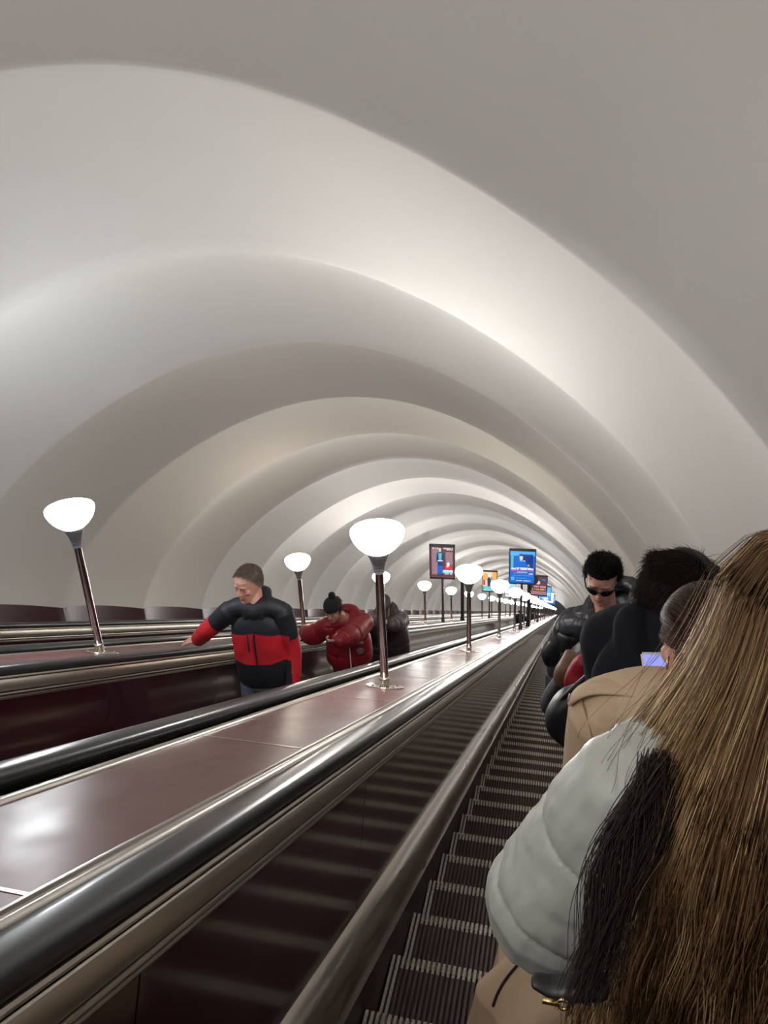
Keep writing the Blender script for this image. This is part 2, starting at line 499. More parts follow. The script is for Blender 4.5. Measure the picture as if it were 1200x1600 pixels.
def loft(mb, pts, rad, side=None, n=18, sub=4, mi=0, ex=1.0, round_ends=True):
    """closed tube through pts with radii (a, b); a lies along the side vector, b across"""
    rows = [list(p) + (list(r) if isinstance(r, (tuple, list)) else [r, r]) for p, r in zip(pts, rad)]
    Q = cr(rows, sub)
    P = Q[:, :3]; A = np.maximum(Q[:, 3], .001); B = np.maximum(Q[:, 4], .001)
    Tn = np.gradient(P, axis=0); Tn /= np.linalg.norm(Tn, axis=1)[:, None] + 1e-9
    sv = np.array(side if side is not None else ((1, 0, 0) if abs(Tn[0][0]) < .8 else (0, 1, 0)), float)
    rings = []
    S = []
    for t in Tn:
        s_ = sv - t * sv.dot(t); s_ /= np.linalg.norm(s_) + 1e-9
        if side is None: sv = s_
        S.append(s_)
    ang = np.linspace(0, 2 * np.pi, n, endpoint=False)
    c, s = np.cos(ang), np.sin(ang)
    c = np.sign(c) * np.abs(c) ** ex; s = np.sign(s) * np.abs(s) ** ex
    def ring(p, t, s_, a, b):
        bb = np.cross(t, s_)
        return p + np.outer(c * a, s_) + np.outer(s * b, bb)
    if round_ends:
        for k in (0.12, .5, .8):
            g = min(A[0], B[0]) ; rings.append(ring(P[0] - Tn[0] * g * .75 * math.sqrt(1 - k * k), Tn[0], S[0], A[0] * k, B[0] * k))
    for i in range(len(P)): rings.append(ring(P[i], Tn[i], S[i], A[i], B[i]))
    if round_ends:
        for k in (.8, .5, .12):
            g = min(A[-1], B[-1]); rings.append(ring(P[-1] + Tn[-1] * g * .75 * math.sqrt(1 - k * k), Tn[-1], S[-1], A[-1] * k, B[-1] * k))
    R = np.vstack(rings); m_ = len(rings)
    fs = [(i * n + k, i * n + (k + 1) % n, (i + 1) * n + (k + 1) % n, (i + 1) * n + k) for i in range(m_ - 1) for k in range(n)]
    fs.append(tuple(reversed(range(n)))); fs.append(tuple((m_ - 1) * n + k for k in range(n)))
    mb.add(R.tolist(), fs, mi)

def ball(mb, c, r, M3=None, n=14):
    vs = []; 
    for i in range(1, n):
        ph = math.pi * i / n
        for k in range(2 * n):
            a = math.pi * k / n
            vs.append(Vector((r[0] * math.sin(ph) * math.cos(a), r[1] * math.sin(ph) * math.sin(a), r[2] * math.cos(ph))))
    vs += [Vector((0, 0, r[2])), Vector((0, 0, -r[2]))]
    if M3 is not None: vs = [M3 @ v for v in vs]
    vs = [v + Vector(c) for v in vs]
    m_ = 2 * n; fs = [(i * m_ + k, (i + 1) * m_ + k, (i + 1) * m_ + (k + 1) % m_, i * m_ + (k + 1) % m_) for i in range(n - 2) for k in range(m_)]
    T_, B_ = len(vs) - 2, len(vs) - 1
    fs += [(T_, k, (k + 1) % m_) for k in range(m_)] + [((n - 2) * m_ + k, B_, (n - 2) * m_ + (k + 1) % m_) for k in range(m_)]
    mb.add(vs, fs)

def remesh(me, voxel, smooth=3):
    o = bpy.data.objects.new('tmp', me); COL.objects.link(o)
    r = o.modifiers.new('r', 'REMESH'); r.mode = 'VOXEL'; r.voxel_size = voxel; r.use_smooth_shade = True
    if smooth:
        s_ = o.modifiers.new('s', 'SMOOTH'); s_.factor = .5; s_.iterations = smooth
    dg = bpy.context.evaluated_depsgraph_get(); dg.update()
    out = bpy.data.meshes.new_from_object(o.evaluated_get(dg))
    bpy.data.objects.remove(o)
    out.polygons.foreach_set('use_smooth', [True] * len(out.polygons))
    return out

def V(me):
    a = np.zeros(len(me.vertices) * 3); me.vertices.foreach_get('co', a); return a.reshape(-1, 3)
def VN(me):
    a = np.zeros(len(me.vertices) * 3); me.vertices.foreach_get('normal', a); return a.reshape(-1, 3)
def setV(me, a):
    me.vertices.foreach_set('co', a.ravel()); me.update()
def fbm(P, scale, seed=0, octs=3, stretch=(1, 1, 1)):
    rg = np.random.default_rng(seed); out = np.zeros(len(P)); amp = 1.
    Q = P * np.array(stretch)
    for o_ in range(octs):
        for _ in range(6):
            k = rg.normal(size=3); k = k / np.linalg.norm(k) * scale * 2 ** o_ * rg.uniform(.7, 1.3)
            out += amp / 6 * np.sin(Q @ k + rg.uniform(0, 6.28) + 1.3 * np.sin(Q @ rg.normal(size=3) * scale * .5))
        amp *= .55
    return out

HEAD = [(0.00, .020, .082, .042), (.05, .036, .092, .010), (.14, .051, .094, -.022), (.24, .058, .095, -.045), (.34, .063, .094, -.066),
        (.44, .069, .092, -.084), (.50, .0715, .087, -.092), (.56, .073, .092, -.098), (.63, .0745, .0955, -.102), (.74, .0765, .093, -.104),
        (.85, .070, .078, -.095), (.93, .053, .052, -.072), (.98, .028, .02, -.04)]
def head_loft(mb, Mh, s, ears=True, wide=1.0):
    """Mh: 4x4, origin between the ears, x right, y forward, z up"""
    n = 28; rings = []
    HH = .235
    for z, a, f, b in HEAD:
        yc = (f + b) / 2; d = (f - b) / 2
        for k in range(n):
            t = 2 * math.pi * k / n
            cx, sy = math.cos(t), math.sin(t)
            ex = .9
            x = math.copysign(abs(cx) ** ex, cx) * a * wide; y = yc + math.copysign(abs(sy) ** ex, sy) * d
            rings.append(Mh @ (Vector((x, y, (z - .5) * HH)) * s))
    m_ = len(HEAD)
    fs = [(i * n + k, i * n + (k + 1) % n, (i + 1) * n + (k + 1) % n, (i + 1) * n + k) for i in range(m_ - 1) for k in range(n)]
    fs.append(tuple(reversed(range(n)))); fs.append(tuple((m_ - 1) * n + k for k in range(n)))
    mb.add(rings, fs)
    L = lambda x, y, z: Mh @ (Vector((x, y, (z - .5) * HH)) * s)
    R3 = Mh.to_3x3()
    sd = tuple(R3 @ Vector((1, 0, 0)))
    # nose bridge to tip, nostrils, brow, lips, chin
    loft(mb, [L(0, .086, .56), L(0, .096, .46), L(0, .109, .38), L(0, .108, .345)], [(.007 * s, .006 * s), (.009 * s, .010 * s), (.012 * s, .013 * s), (.012 * s, .009 * s)], side=sd, n=12)
    for q in (-1, 1):
        ball(mb, L(q * .011, .099, .355), (.008 * s, .010 * s, .007 * s), R3, 8)
        loft(mb, [L(q * .010, .091, .585), L(q * .030, .091, .60), L(q * .050, .078, .58)], [.006 * s, .0075 * s, .006 * s], n=8)
        ball(mb, L(q * .032, .080, .515), (.0135 * s, .012 * s, .011 * s), R3, 8)
        ball(mb, L(q * .046, .066, .42), (.018 * s, .020 * s, .022 * s), R3, 8)
        if ears:
            E3 = R3 @ Matrix.Rotation(q * math.radians(-18), 3, 'Z') @ Matrix.Rotation(math.radians(-10), 3, 'X')
            c = Vector((q * .0765 * wide, -.004, 0))
            for k in range(14):
                t = math.radians(-150 + k * 22)
                rr = (.0165, .031) if k < 9 else (.014, .028)
                p0 = L(0, 0, .5) + E3 @ (Vector((q * .078 * wide, -.010 + .017 * math.cos(t) * 1.0, .0 + .029 * math.sin(t))) * s)
                ball(mb, p0, (.0048 * s,) * 3, None, 5)
            ball(mb, L(0, 0, .5) + E3 @ (Vector((q * .075 * wide, -.008, -.002)) * s), (.0045 * s, .015 * s, .027 * s), E3, 8)
            ball(mb, L(0, 0, .5) + E3 @ (Vector((q * .074 * wide, .000, -.028)) * s), (.006 * s, .007 * s, .009 * s), E3, 8)
    loft(mb, [L(-.022, .087, .235), L(0, .098, .245), L(.022, .087, .235)], [.004 * s, .0062 * s, .004 * s], n=8)
    loft(mb, [L(-.018, .087, .205), L(0, .097, .200), L(.018, .087, .205)], [.004 * s, .0065 * s, .004 * s], n=8)
    ball(mb, L(0, .086, .08), (.020 * s, .012 * s, .014 * s), R3, 8)

def hand(mb, wr, dr, nrm, thumb, s=1., curl=.5, spread=.12, tcurl=.4, skip=()):
    """wr wrist, dr direction of the palm, nrm out of the back of the hand, thumb: +1/-1 along dr x nrm"""
    d = Vector(dr).normalized(); nn = Vector(nrm); nn = (nn - d * nn.dot(d)).normalized(); sd = d.cross(nn) * thumb
    wr = Vector(wr)
    loft(mb, [wr - d * .03 * s, wr + d * .015 * s, wr + d * .055 * s, wr + d * .092 * s],
         [(.027 * s, .020 * s), (.030 * s, .017 * s), (.039 * s, .0155 * s), (.038 * s, .012 * s)], side=tuple(sd), n=16)
    for i, (o, ln, r) in enumerate([(.029, .070, .0085), (.0098, .079, .0088), (-.0098, .073, .0083), (-.0285, .058, .0074)]):
        base = wr + d * (.088 - abs(o) * .12) * s + sd * o * s
        dd = (d + sd * (o / .03) * spread).normalized()
        pts = [base - dd * .012 * s, base]; cur = Vector(base); a = 0
        ax = dd.cross(nn)
        for kk, fr in enumerate((.45, .31, .24)):
            a += curl * (.7, 1., .8)[kk] * (1 + .08 * i)
            dv = dd * math.cos(a) - nn * math.sin(a)
            cur = cur + dv * ln * fr * s; pts.append(Vector(cur))
        loft(mb, pts, [r * 1.0 * s, r * s, r * .98 * s, r * .92 * s, r * .78 * s], n=10, sub=3)
    b0 = wr + d * .022 * s + sd * .024 * s - nn * .004 * s
    t1 = (d * .55 + sd * .8 - nn * .25).normalized(); t2 = (d * .85 + sd * (.5 - tcurl * .5) - nn * (.15 + tcurl)).normalized()
    loft(mb, [b0 - t1 * .01 * s, b0 + t1 * .022 * s, b0 + t1 * .045 * s, b0 + t1 * .045 * s + t2 * .028 * s, b0 + t1 * .045 * s + t2 * .05 * s],
         [.0145 * s, .0135 * s, .0105 * s, .0098 * s, .0078 * s], n=10, sub=3)

def frame(origin, yaw, pitch=0., roll=0.):
    """x right, y forward, z up; yaw 0 looks down the tunnel (+Y), positive turns right; pitch positive looks down"""
    R_ = Matrix.Rotation(-yaw, 3, 'Z') @ Matrix.Rotation(-pitch, 3, 'X') @ Matrix.Rotation(roll, 3, 'Y')
    m4 = R_.to_4x4(); m4.translation = Vector(origin)
    return m4

def ik(S, Wp, l1, l2, hint):
    S, Wp = Vector(S), Vector(Wp); d = Wp - S; L_ = d.length
    if L_ > (l1 + l2) * .995:
        Wp = S + d.normalized() * (l1 + l2) * .995; d = Wp - S; L_ = d.length
    x = (L_ * L_ + l1 * l1 - l2 * l2) / (2 * L_); h_ = math.sqrt(max(l1 * l1 - x * x, 0))
    dn = d.normalized(); hv = Vector(hint); hv = (hv - dn * hv.dot(dn)).normalized()
    return S + dn * x + hv * h_, Wp

class Fig:
    def __init__(s, feet, yaw, h, lean=0., head=(0, 0), sw=None, head_c=None, roll=0., twist=0., hs=None):
        s.h = h; s.feet = Vector(feet); s.yaw = yaw
        s.u = Vector((0, 0, 1)); s.f = Vector((math.sin(yaw), math.cos(yaw), 0)); s.r = Vector((math.cos(yaw), -math.sin(yaw), 0))
        s.t = (s.u * math.cos(lean) + s.f * math.sin(lean)).normalized()
        s.cr_ = (s.r * math.cos(twist) - s.f * math.sin(twist)).normalized()
        s.cf = s.t.cross(s.cr_)            # chest forward
        s.cf = -s.cr_.cross(s.t) if s.cf.dot(s.f) < 0 else s.cf
        s.pel = s.feet + s.u * .53 * h
        s.nk = s.pel + s.t * .312 * h
        sw = sw or .098 * h
        s.sh = {q: s.pel + s.t * .288 * h + s.cr_ * q * sw for q in (-1, 1)}
        s.hc = s.nk + (s.t * .85 + s.f * .25).normalized() * .088 * h if head_c is None else Vector(head_c)
        s.Mh = frame(s.hc, head[0], head[1], roll)
        s.hs = hs or h / 1.78
        s.arms = {}
    def arm(s, q, wrist, hint, l1=.172, l2=.148):
        E_, Wp = ik(s.sh[q], wrist, l1 * s.h, l2 * s.h, hint)
        s.arms[q] = (s.sh[q], E_, Wp)
        return E_, Wp
    def P(s, x, y, z):   # body frame from the feet
        return s.feet + s.r * x + s.f * y + s.u * z

def body(fig, name, label, skin, hands, legs=True, voxel=.0045, group=None, bare_arm=False, wide=1.0):
    mb = MB(); h = fig.h; s = fig.hs
    head_loft(mb, fig.Mh, s, wide=wide)
    R3 = fig.Mh.to_3x3()
    nkt = fig.hc + R3 @ (Vector((0, -.018, -.07)) * s)
    loft(mb, [fig.nk - fig.t * .07 * h + fig.cf * .0, fig.nk, (fig.nk + nkt) / 2, nkt], [.064 * s, .060 * s, .058 * s, .058 * s], side=tuple(fig.cr_))
    # trunk under the clothes
    loft(mb, [fig.pel - fig.u * .03 * h, fig.pel + fig.t * .08 * h, fig.pel + fig.t * .18 * h, fig.pel + fig.t * .26 * h],
         [(.085 * h, .055 * h), (.075 * h, .05 * h), (.085 * h, .055 * h), (.07 * h, .045 * h)], side=tuple(fig.cr_))
    for q, (S_, E_, W_) in fig.arms.items():
        loft(mb, [S_, S_.lerp(E_, .5), E_, E_.lerp(W_, .5), W_], [.028 * h, .025 * h, .021 * h, .021 * h, .0155 * h])
        if q in hands:
            kw = dict(hands[q]); hand(mb, W_, kw.pop('dr'), kw.pop('nrm'), kw.pop('thumb'), s=s, **kw)
    if legs:
        for q in (-1, 1):
            hip = fig.pel + fig.r * q * .048 * h - fig.u * .01 * h
            kn = fig.P(q * .055 * h, .012 * h, .285 * h); an = fig.P(q * .055 * h, -.01 * h, .045 * h)
            loft(mb, [hip, hip.lerp(kn, .5), kn, kn.lerp(an, .4), an], [.042 * h, .038 * h, .028 * h, .028 * h, .018 * h])
    me = remesh(mb.mesh(), voxel, 2)
    # face paint: lips, brows, lashes in the colour the skin has there
    me.materials.append(skin); me.materials.append(M['lips']); me.materials.append(M['brow'])
    inv = np.array(fig.Mh.inverted())
    n = len(me.polygons); c = np.zeros(n * 3); me.polygons.foreach_get('center', c); c = c.reshape(-1, 3)
    L = (c @ inv[:3, :3].T + inv[:3, 3]) / s
    z = L[:, 2] / .235 + .5; x = np.abs(L[:, 0]); y = L[:, 1]
    mi = np.zeros(n, dtype=np.int32)
    mi[(y > .085) & (x < .023) & (z > .185) & (z < .255)] = 1
    mi[(y > .070) & (x > .010) & (x < .050) & (z > .585) & (z < .617 - .3 * np.abs(x - .03))] = 2
    mi[(y > .070) & (x > .018) & (x < .046) & (z > .487) & (z < .503)] = 2
    me.polygons.foreach_set('material_index', mi)
    return tag(link(name, me, None, None), label, 'person', group)

def segdist(P, a, b):
    a = np.array(a); b = np.array(b); ab = b - a
    t = np.clip(((P - a) @ ab) / (ab @ ab), 0, 1)
    return np.linalg.norm(P - (a + t[:, None] * ab), axis=1), t

def top_mesh(fig, torso, sleeve, hem_t=-.02, puff=None, voxel=.006, wrinkle=.004, sleeve_end=1., extra=None, shoulder=.034, wr_scale=18, seed=1, neck_r=.05, smooth=3, flare=None):
    """jacket/coat: torso = [(t, a, b)] in units of height along pelvis..neck; sleeve = 5 radii; extra(mb) adds collars and hoods"""
    mb = MB(); h = fig.h
    pts = []; rd = []
    for t, a, b in torso:
        base = fig.pel + (fig.t if t > 0 else fig.u) * t * h
        pts.append(base); rd.append((a * h, b * h))
    loft(mb, pts, rd, side=tuple(fig.cr_), n=40, ex=.85)
    S_ = fig.sh
    for q in (-1, 1):
        loft(mb, [fig.nk - fig.t * .015 * h, S_[q].lerp(fig.nk, .5) + fig.t * .008 * h, S_[q] + fig.t * .004 * h],
             [(neck_r * h, neck_r * .9 * h), (shoulder * 1.15 * h, shoulder * 1.15 * h), (shoulder * h, shoulder * h)])
    for q, (A_, E_, W_) in fig.arms.items():
        e = E_ + (W_ - E_) * sleeve_end
        rr = [r * h for r in sleeve]
        loft(mb, [A_, A_.lerp(E_, .5), E_, E_.lerp(e, .5), e], rr, n=22, sub=6)
    if extra: extra(mb)
    me = remesh(mb.mesh(), voxel, smooth)
    P = V(me); N = VN(me)
    D = wrinkle * fbm(P, wr_scale, seed)
    if puff:
        sp, dep, wdt = puff[:3]
        ang = puff[3] if len(puff) > 3 else 0
        best = np.full(len(P), 1e9); ax = np.zeros(len(P))
        segs = [(fig.pel - fig.u * .25 * h, fig.nk + fig.t * .1 * h, .085 * h)]
        off = [0.]
        for q, (A_, E_, W_) in fig.arms.items():
            segs += [(A_, E_, 0.0), (E_, W_, 0.0)]; off += [.013, .013 + (E_ - A_).length]
        for (a, b, r0), o_ in zip(segs, off):
            d, t = segdist(P, a, b); d = d - r0 if r0 else d
            L_ = (b - a).length; s_ = t * L_ + o_
            m_ = d < best
            best[m_] = d[m_]; ax[m_] = s_[m_]
        ax += .006 * fbm(P, 14, seed + 5)
        ph = (ax / sp) % 1.0
        g = np.abs(ph - .5) * 2               # 1 at the seam
        D += dep * (np.sqrt(np.clip(1 - g ** wdt, 0, 1)) - .6)
        # puckers beside the seams
        D += dep * .35 * fbm(P, 60, seed + 9, 2, (1.6, 1.6, .5)) * g
    setV(me, P + N * D[:, None])
    return me

def trousers(fig, mt, parent, r=(.056, .05, .04, .038, .036), voxel=.008, name='trousers'):
    mb = MB(); h = fig.h
    loft(mb, [fig.pel + fig.u * .05 * h, fig.pel - fig.u * .03 * h], [(.085 * h, .06 * h), (.088 * h, .065 * h)], side=tuple(fig.r))
    for q in (-1, 1):
        hip = fig.pel + fig.r * q * .045 * h - fig.u * .01 * h
        kn = fig.P(q * .055 * h, .012 * h, .285 * h); an = fig.P(q * .055 * h, -.01 * h, .035 * h)
        loft(mb, [hip, hip.lerp(kn, .5), kn, kn.lerp(an, .5), an], [x * h for x in r])
    me = remesh(mb.mesh(), voxel, 3); P = V(me); setV(me, P + VN(me) * (.003 * fbm(P, 22, 4))[:, None])
    return link(name, me, mt, parent)
def shoes(fig, mt, parent):
    for q in (-1, 1):
        mb = MB(); h = fig.h
        a = fig.P(q * .055 * h, -.03 * h, .02 * h); b = fig.P(q * .06 * h, .10 * h, .012 * h)
        loft(mb, [a, a.lerp(b, .35), a.lerp(b, .7), b], [(.022 * h, .02 * h), (.024 * h, .024 * h), (.026 * h, .016 * h), (.022 * h, .011 * h)], side=tuple(fig.r))
        for i, v in enumerate(mb.v):
            if v[2] < fig.feet.z: mb.v[i] = (v[0], v[1], fig.feet.z)
        link('shoe', mb.mesh(), mt, parent, True)

def tubes(name, PTS, R, mats, parent, tint=None, sides=3):
    """PTS (n, m, 3) strands, R (m,) or (n, m) radii"""
    n, m_, _ = PTS.shape
    Tn = np.gradient(PTS, axis=1); Tn /= np.linalg.norm(Tn, axis=2)[:, :, None] + 1e-9
    ref = np.where(np.abs(Tn[..., 2:3]) > .9, np.array([1., 0, 0]), np.array([0, 0, 1.]))
    A = np.cross(Tn, ref); A /= np.linalg.norm(A, axis=2)[:, :, None] + 1e-9; B = np.cross(Tn, A)
    R = np.broadcast_to(R, (n, m_))
    vs = []
    for k in range(sides):
        a = 2 * math.pi * k / sides
        vs.append(PTS + (A * math.cos(a) + B * math.sin(a)) * R[..., None])
    VV = np.stack(vs, 2)                      # n, m, sides, 3
    idx = np.arange(n * m_ * sides).reshape(n, m_, sides)
    q = np.stack([idx[:, :-1, :], np.roll(idx, -1, 2)[:, :-1, :], np.roll(idx, -1, 2)[:, 1:, :], idx[:, 1:, :]], -1).reshape(-1, 4)
    me = bpy.data.meshes.new(name)
    me.vertices.add(n * m_ * sides); me.vertices.foreach_set('co', VV.reshape(-1))
    me.loops.add(len(q) * 4); me.loops.foreach_set('vertex_index', q.reshape(-1).astype(np.int32))
    me.polygons.add(len(q)); me.polygons.foreach_set('loop_start', np.arange(len(q), dtype=np.int32) * 4)
    try: me.polygons.foreach_set('loop_total', np.full(len(q), 4, dtype=np.int32))
    except Exception: pass
    me.update(calc_edges=True)
    me.polygons.foreach_set('use_smooth', [True] * len(q))
    if tint is not None:
        at_ = me.attributes.new('tint', 'FLOAT', 'POINT')
        tt = np.broadcast_to(tint.reshape(n, -1, 1), (n, m_, sides)) if tint.ndim == 2 else np.broadcast_to(tint.reshape(n, 1, 1), (n, m_, sides))
        at_.data.foreach_set('value', np.ascontiguousarray(tt).reshape(-1))
    o = link(name, me, mats, parent)
    return o

def hair_mat(name, stops, rough=.5, spec=.25):
    mt = bpy.data.materials.new(name); mt.use_nodes = True; nt = mt.node_tree
    b = nt.nodes['Principled BSDF']; b.inputs['Roughness'].default_value = rough; b.inputs['Specular IOR Level'].default_value = spec
    a = nt.nodes.new('ShaderNodeAttribute'); a.attribute_name = 'tint'
    r = nt.nodes.new('ShaderNodeValToRGB'); e = r.color_ramp.elements
    e[0].position = stops[0][0]; e[0].color = (*stops[0][1], 1); e[1].position = stops[-1][0]; e[1].color = (*stops[-1][1], 1)
    for p_, c_ in stops[1:-1]:
        x = e.new(p_); x.color = (*c_, 1)
    nt.links.new(a.outputs['Fac'], r.inputs[0]); nt.links.new(r.outputs[0], b.inputs['Base Color'])
    return mt

def short_hair(fig, parent, mt, capmt, mask, flow, n=2600, length=.05, rad=.0011, lift=.35, rnd=.3, seed=0, cap=.008, grav=.3, segs=6, curl=0., push_=1.03):
    """strands grown from the scalp; mask(x, y, z) and flow(x, y, z) in head units (x right, y forward, z 0..1)"""
    mb = MB(); I = Matrix.Identity(4); head_loft(mb, I, 1.0, ears=False)
    me = remesh(mb.mesh(), .006, 2)
    P = V(me); N = VN(me)
    z = P[:, 2] / .235 + .5
    ok = mask(P[:, 0], P[:, 1], z)
    # cap
    keep = [tuple(p.vertices) for p in me.polygons if all(ok[v] for v in p.vertices)]
    used = sorted({v for f in keep for v in f}); mp = {v: i for i, v in enumerate(used)}
    s = fig.hs; A = np.array(fig.Mh)
    def tow(Q): return (Q * s) @ A[:3, :3].T + A[:3, 3]
    cp = P[used] + N[used] * cap * (1 + .4 * fbm(P[used], 60, seed))[:, None]
    o = link('hair', mesh(tow(cp).tolist(), [tuple(mp[v] for v in f) for f in keep]), capmt, parent, True)
    rg = np.random.default_rng(seed)
    ii = rg.choice(np.where(ok)[0], n)
    p0 = P[ii] + N[ii] * .003 + rg.normal(size=(n, 3)) * .002; nn = N[ii]
    fl = flow(P[ii, 0], P[ii, 1], z[ii]); fl = fl - nn * (fl * nn).sum(1)[:, None] * .8
    fl /= np.linalg.norm(fl, axis=1)[:, None] + 1e-9
    ln = length * rg.uniform(.6, 1.15, n)[:, None]
    d = nn * lift + fl + rg.normal(size=(n, 3)) * rnd; d /= np.linalg.norm(d, axis=1)[:, None]
    pts = [p0]; cur = p0.copy(); dd = d
    ph = rg.uniform(0, 6.28, n)
    for k in range(segs):
        cur = cur + dd * ln / segs
        # keep outside the scalp
        ctr = np.array([0, -.005, .02]); v = cur - ctr; r0 = np.linalg.norm(v / np.array([.082, .106, .112]), axis=1)
        push = np.where(r0 < push_, push_ / r0, 1.)[:, None]; cur = ctr + v * push
        pts.append(cur)
        dd = dd * .8 + fl * .3 - nn * .08 + np.array([0, 0, -1]) * .12 * grav
        if curl: dd = dd + curl * np.stack([np.cos(ph + k * 1.9), np.sin(ph + k * 1.9), np.cos(ph * 2 + k * 1.5)], 1)
        dd /= np.linalg.norm(dd, axis=1)[:, None]
    PT = np.stack(pts, 1); PT = tow(PT.reshape(-1, 3)).reshape(PT.shape)
    R = rad * s * np.linspace(1, .35, segs + 1)[None, :] * rg.uniform(.7, 1.3, (n, 1))
    tb = tubes('hair_strands', PT, R, mt, o, rg.uniform(0, 1, n) * .6 + .4 * (fbm(p0, 70, seed + 3) * .5 + .5))
    return o

# ------------------------------------------------------------------ people: materials
M['skin'] = mat('fair skin', (.60, .36, .27), .5, noise=(18, (.56, .31, .23), (1, 1, 1)), bump=(220, .1, .001))
M['skin_pink'] = mat('rosy skin', (.62, .35, .27), .5, noise=(14, (.56, .27, .20), (1, 1, 1)), bump=(220, .1, .001))
for k_ in ('skin', 'skin_pink'):
    b_ = M[k_].node_tree.nodes['Principled BSDF']; b_.inputs['Subsurface Weight'].default_value = .12; b_.inputs['Subsurface Radius'].default_value = (.012, .005, .003)
M['lips'] = mat('lips', (.42, .17, .14), .45)
M['brow'] = mat('brows and lashes', (.12, .075, .055), .7)
def two_tone(name, rule):
    pass
M['black_cloth'] = mat('black jacket cloth', (.010, .012, .019), .6, noise=(8, (.014, .016, .025)), bump=(25, .3, .008))
M['red_cloth'] = mat('bright red jacket cloth', (.62, .022, .035), .5, noise=(10, (.52, .016, .028)), bump=(22, .3, .008))
M['crimson'] = mat('crimson padded cloth', (.34, .014, .030), .5, noise=(10, (.26, .010, .022)))
M['jeans'] = mat('blue grey jeans', (.075, .095, .14), .8, noise=(30, (.11, .135, .18)), bump=(300, .2, .001))
M['grey_jeans'] = mat('grey trousers', (.20, .21, .24), .8)
M['black_trousers'] = mat('black trousers', (.012, .012, .016), .7)
M['shoe'] = mat('black shoe', (.02, .02, .02), .4)
M['plum_cloth'] = mat('dark plum padded cloth', (.030, .020, .028), .5, noise=(9, (.042, .028, .038)))
M['shiny_black'] = mat('shiny black quilted nylon', (.015, .016, .021), .42, bump=(45, .3, .008, (1, 1, .6)))
M['wool'] = mat('black wool coat', (.009, .011, .017), .9, spec=.2, noise=(3, (.012, .014, .022)), bump=(300, .3, .001))
M['trench'] = mat('beige trench cotton', (.56, .42, .285), .7, noise=(5, (.52, .385, .26)), bump=(350, .15, .0008))
M['trench_seam'] = mat('beige seam', (.30, .21, .13), .7)
M['grey_puffer'] = mat('pale grey green quilted nylon', (.44, .46, .43), .42, noise=(4, (.40, .42, .395)), bump=(26, .3, .008, (1, 1, .5)))
M['beanie'] = mat('black knitted beanie', (.014, .014, .017), .85, bump=(160, .5, .003, (1, 1, .1)))
M['cap'] = mat('dark cap', (.03, .03, .035), .6)
M['leather'] = mat('black leather', (.011, .012, .014), .42, bump=(60, .2, .002))
M['brown_leather'] = mat('brown leather', (.16, .085, .055), .45, bump=(60, .2, .002))
M['lens'] = mat('dark sunglass lens', (.006, .006, .008), .12)
M['gold'] = mat('gold metal', (.85, .60, .25), .25, 1)
M['white_print'] = mat('white print', (.75, .75, .74), .6)
M['phone_black'] = mat('black phone', (.01, .01, .012), .15)
M['phone_screen'] = mat('lit phone screen', (.1, .1, .2), .2, emit=((.32, .36, .9), .45))
M['clear_case'] = mat('clear phone case', (.75, .75, .72), .15)
HM_grey = hair_mat('short grey brown hair', [(0, (.07, .05, .038)), (.5, (.15, .115, .09)), (1, (.30, .26, .22))])
HM_black = hair_mat('black curly hair', [(0, (.006, .005, .005)), (1, (.030, .024, .022))])
HM_dark = hair_mat('dark brown hair', [(0, (.010, .007, .006)), (.6, (.035, .022, .017)), (1, (.08, .052, .04))])
HM_brown = hair_mat('brown hair', [(0, (.022, .011, .007)), (.6, (.060, .033, .022)), (1, (.13, .080, .055))], spec=.08)
HM_blonde = hair_mat('long brown hair with blonde lights', [(0, (.026, .013, .008)), (.25, (.085, .043, .022)), (.5, (.20, .11, .055)), (.74, (.44, .28, .14)), (1, (.74, .54, .30))], rough=.38)
CAPM = {k: mat(k, c, .85, spec=.12) for k, c in dict(grey_cap=(.13, .10, .08), black_cap=(.010, .009, .009), dark_cap=(.020, .013, .011), brown_cap=(.026, .014, .009), blonde_cap=(.05, .028, .018)).items()}

def tread_z(Yc):
    k = math.ceil((Yc - STEP_Y0) / STEP_D)
    return HN - (STEP_Y0 + k * STEP_D) * T30 + .001

def assign(me, fn, mats):
    n = len(me.polygons); c = np.zeros(n * 3); me.polygons.foreach_get('center', c); c = c.reshape(-1, 3)
    me.polygons.foreach_set('material_index', fn(c).astype(np.int32))
    for m_ in mats: me.materials.append(m_)

def torus_loft(mb, fig, c, pts, rad):
    """pts in chest axes (right, forward, along spine) from point c"""
    loft(mb, [c + fig.cr_ * a + fig.cf * b + fig.t * z for a, b, z in pts], rad, n=16, sub=6)

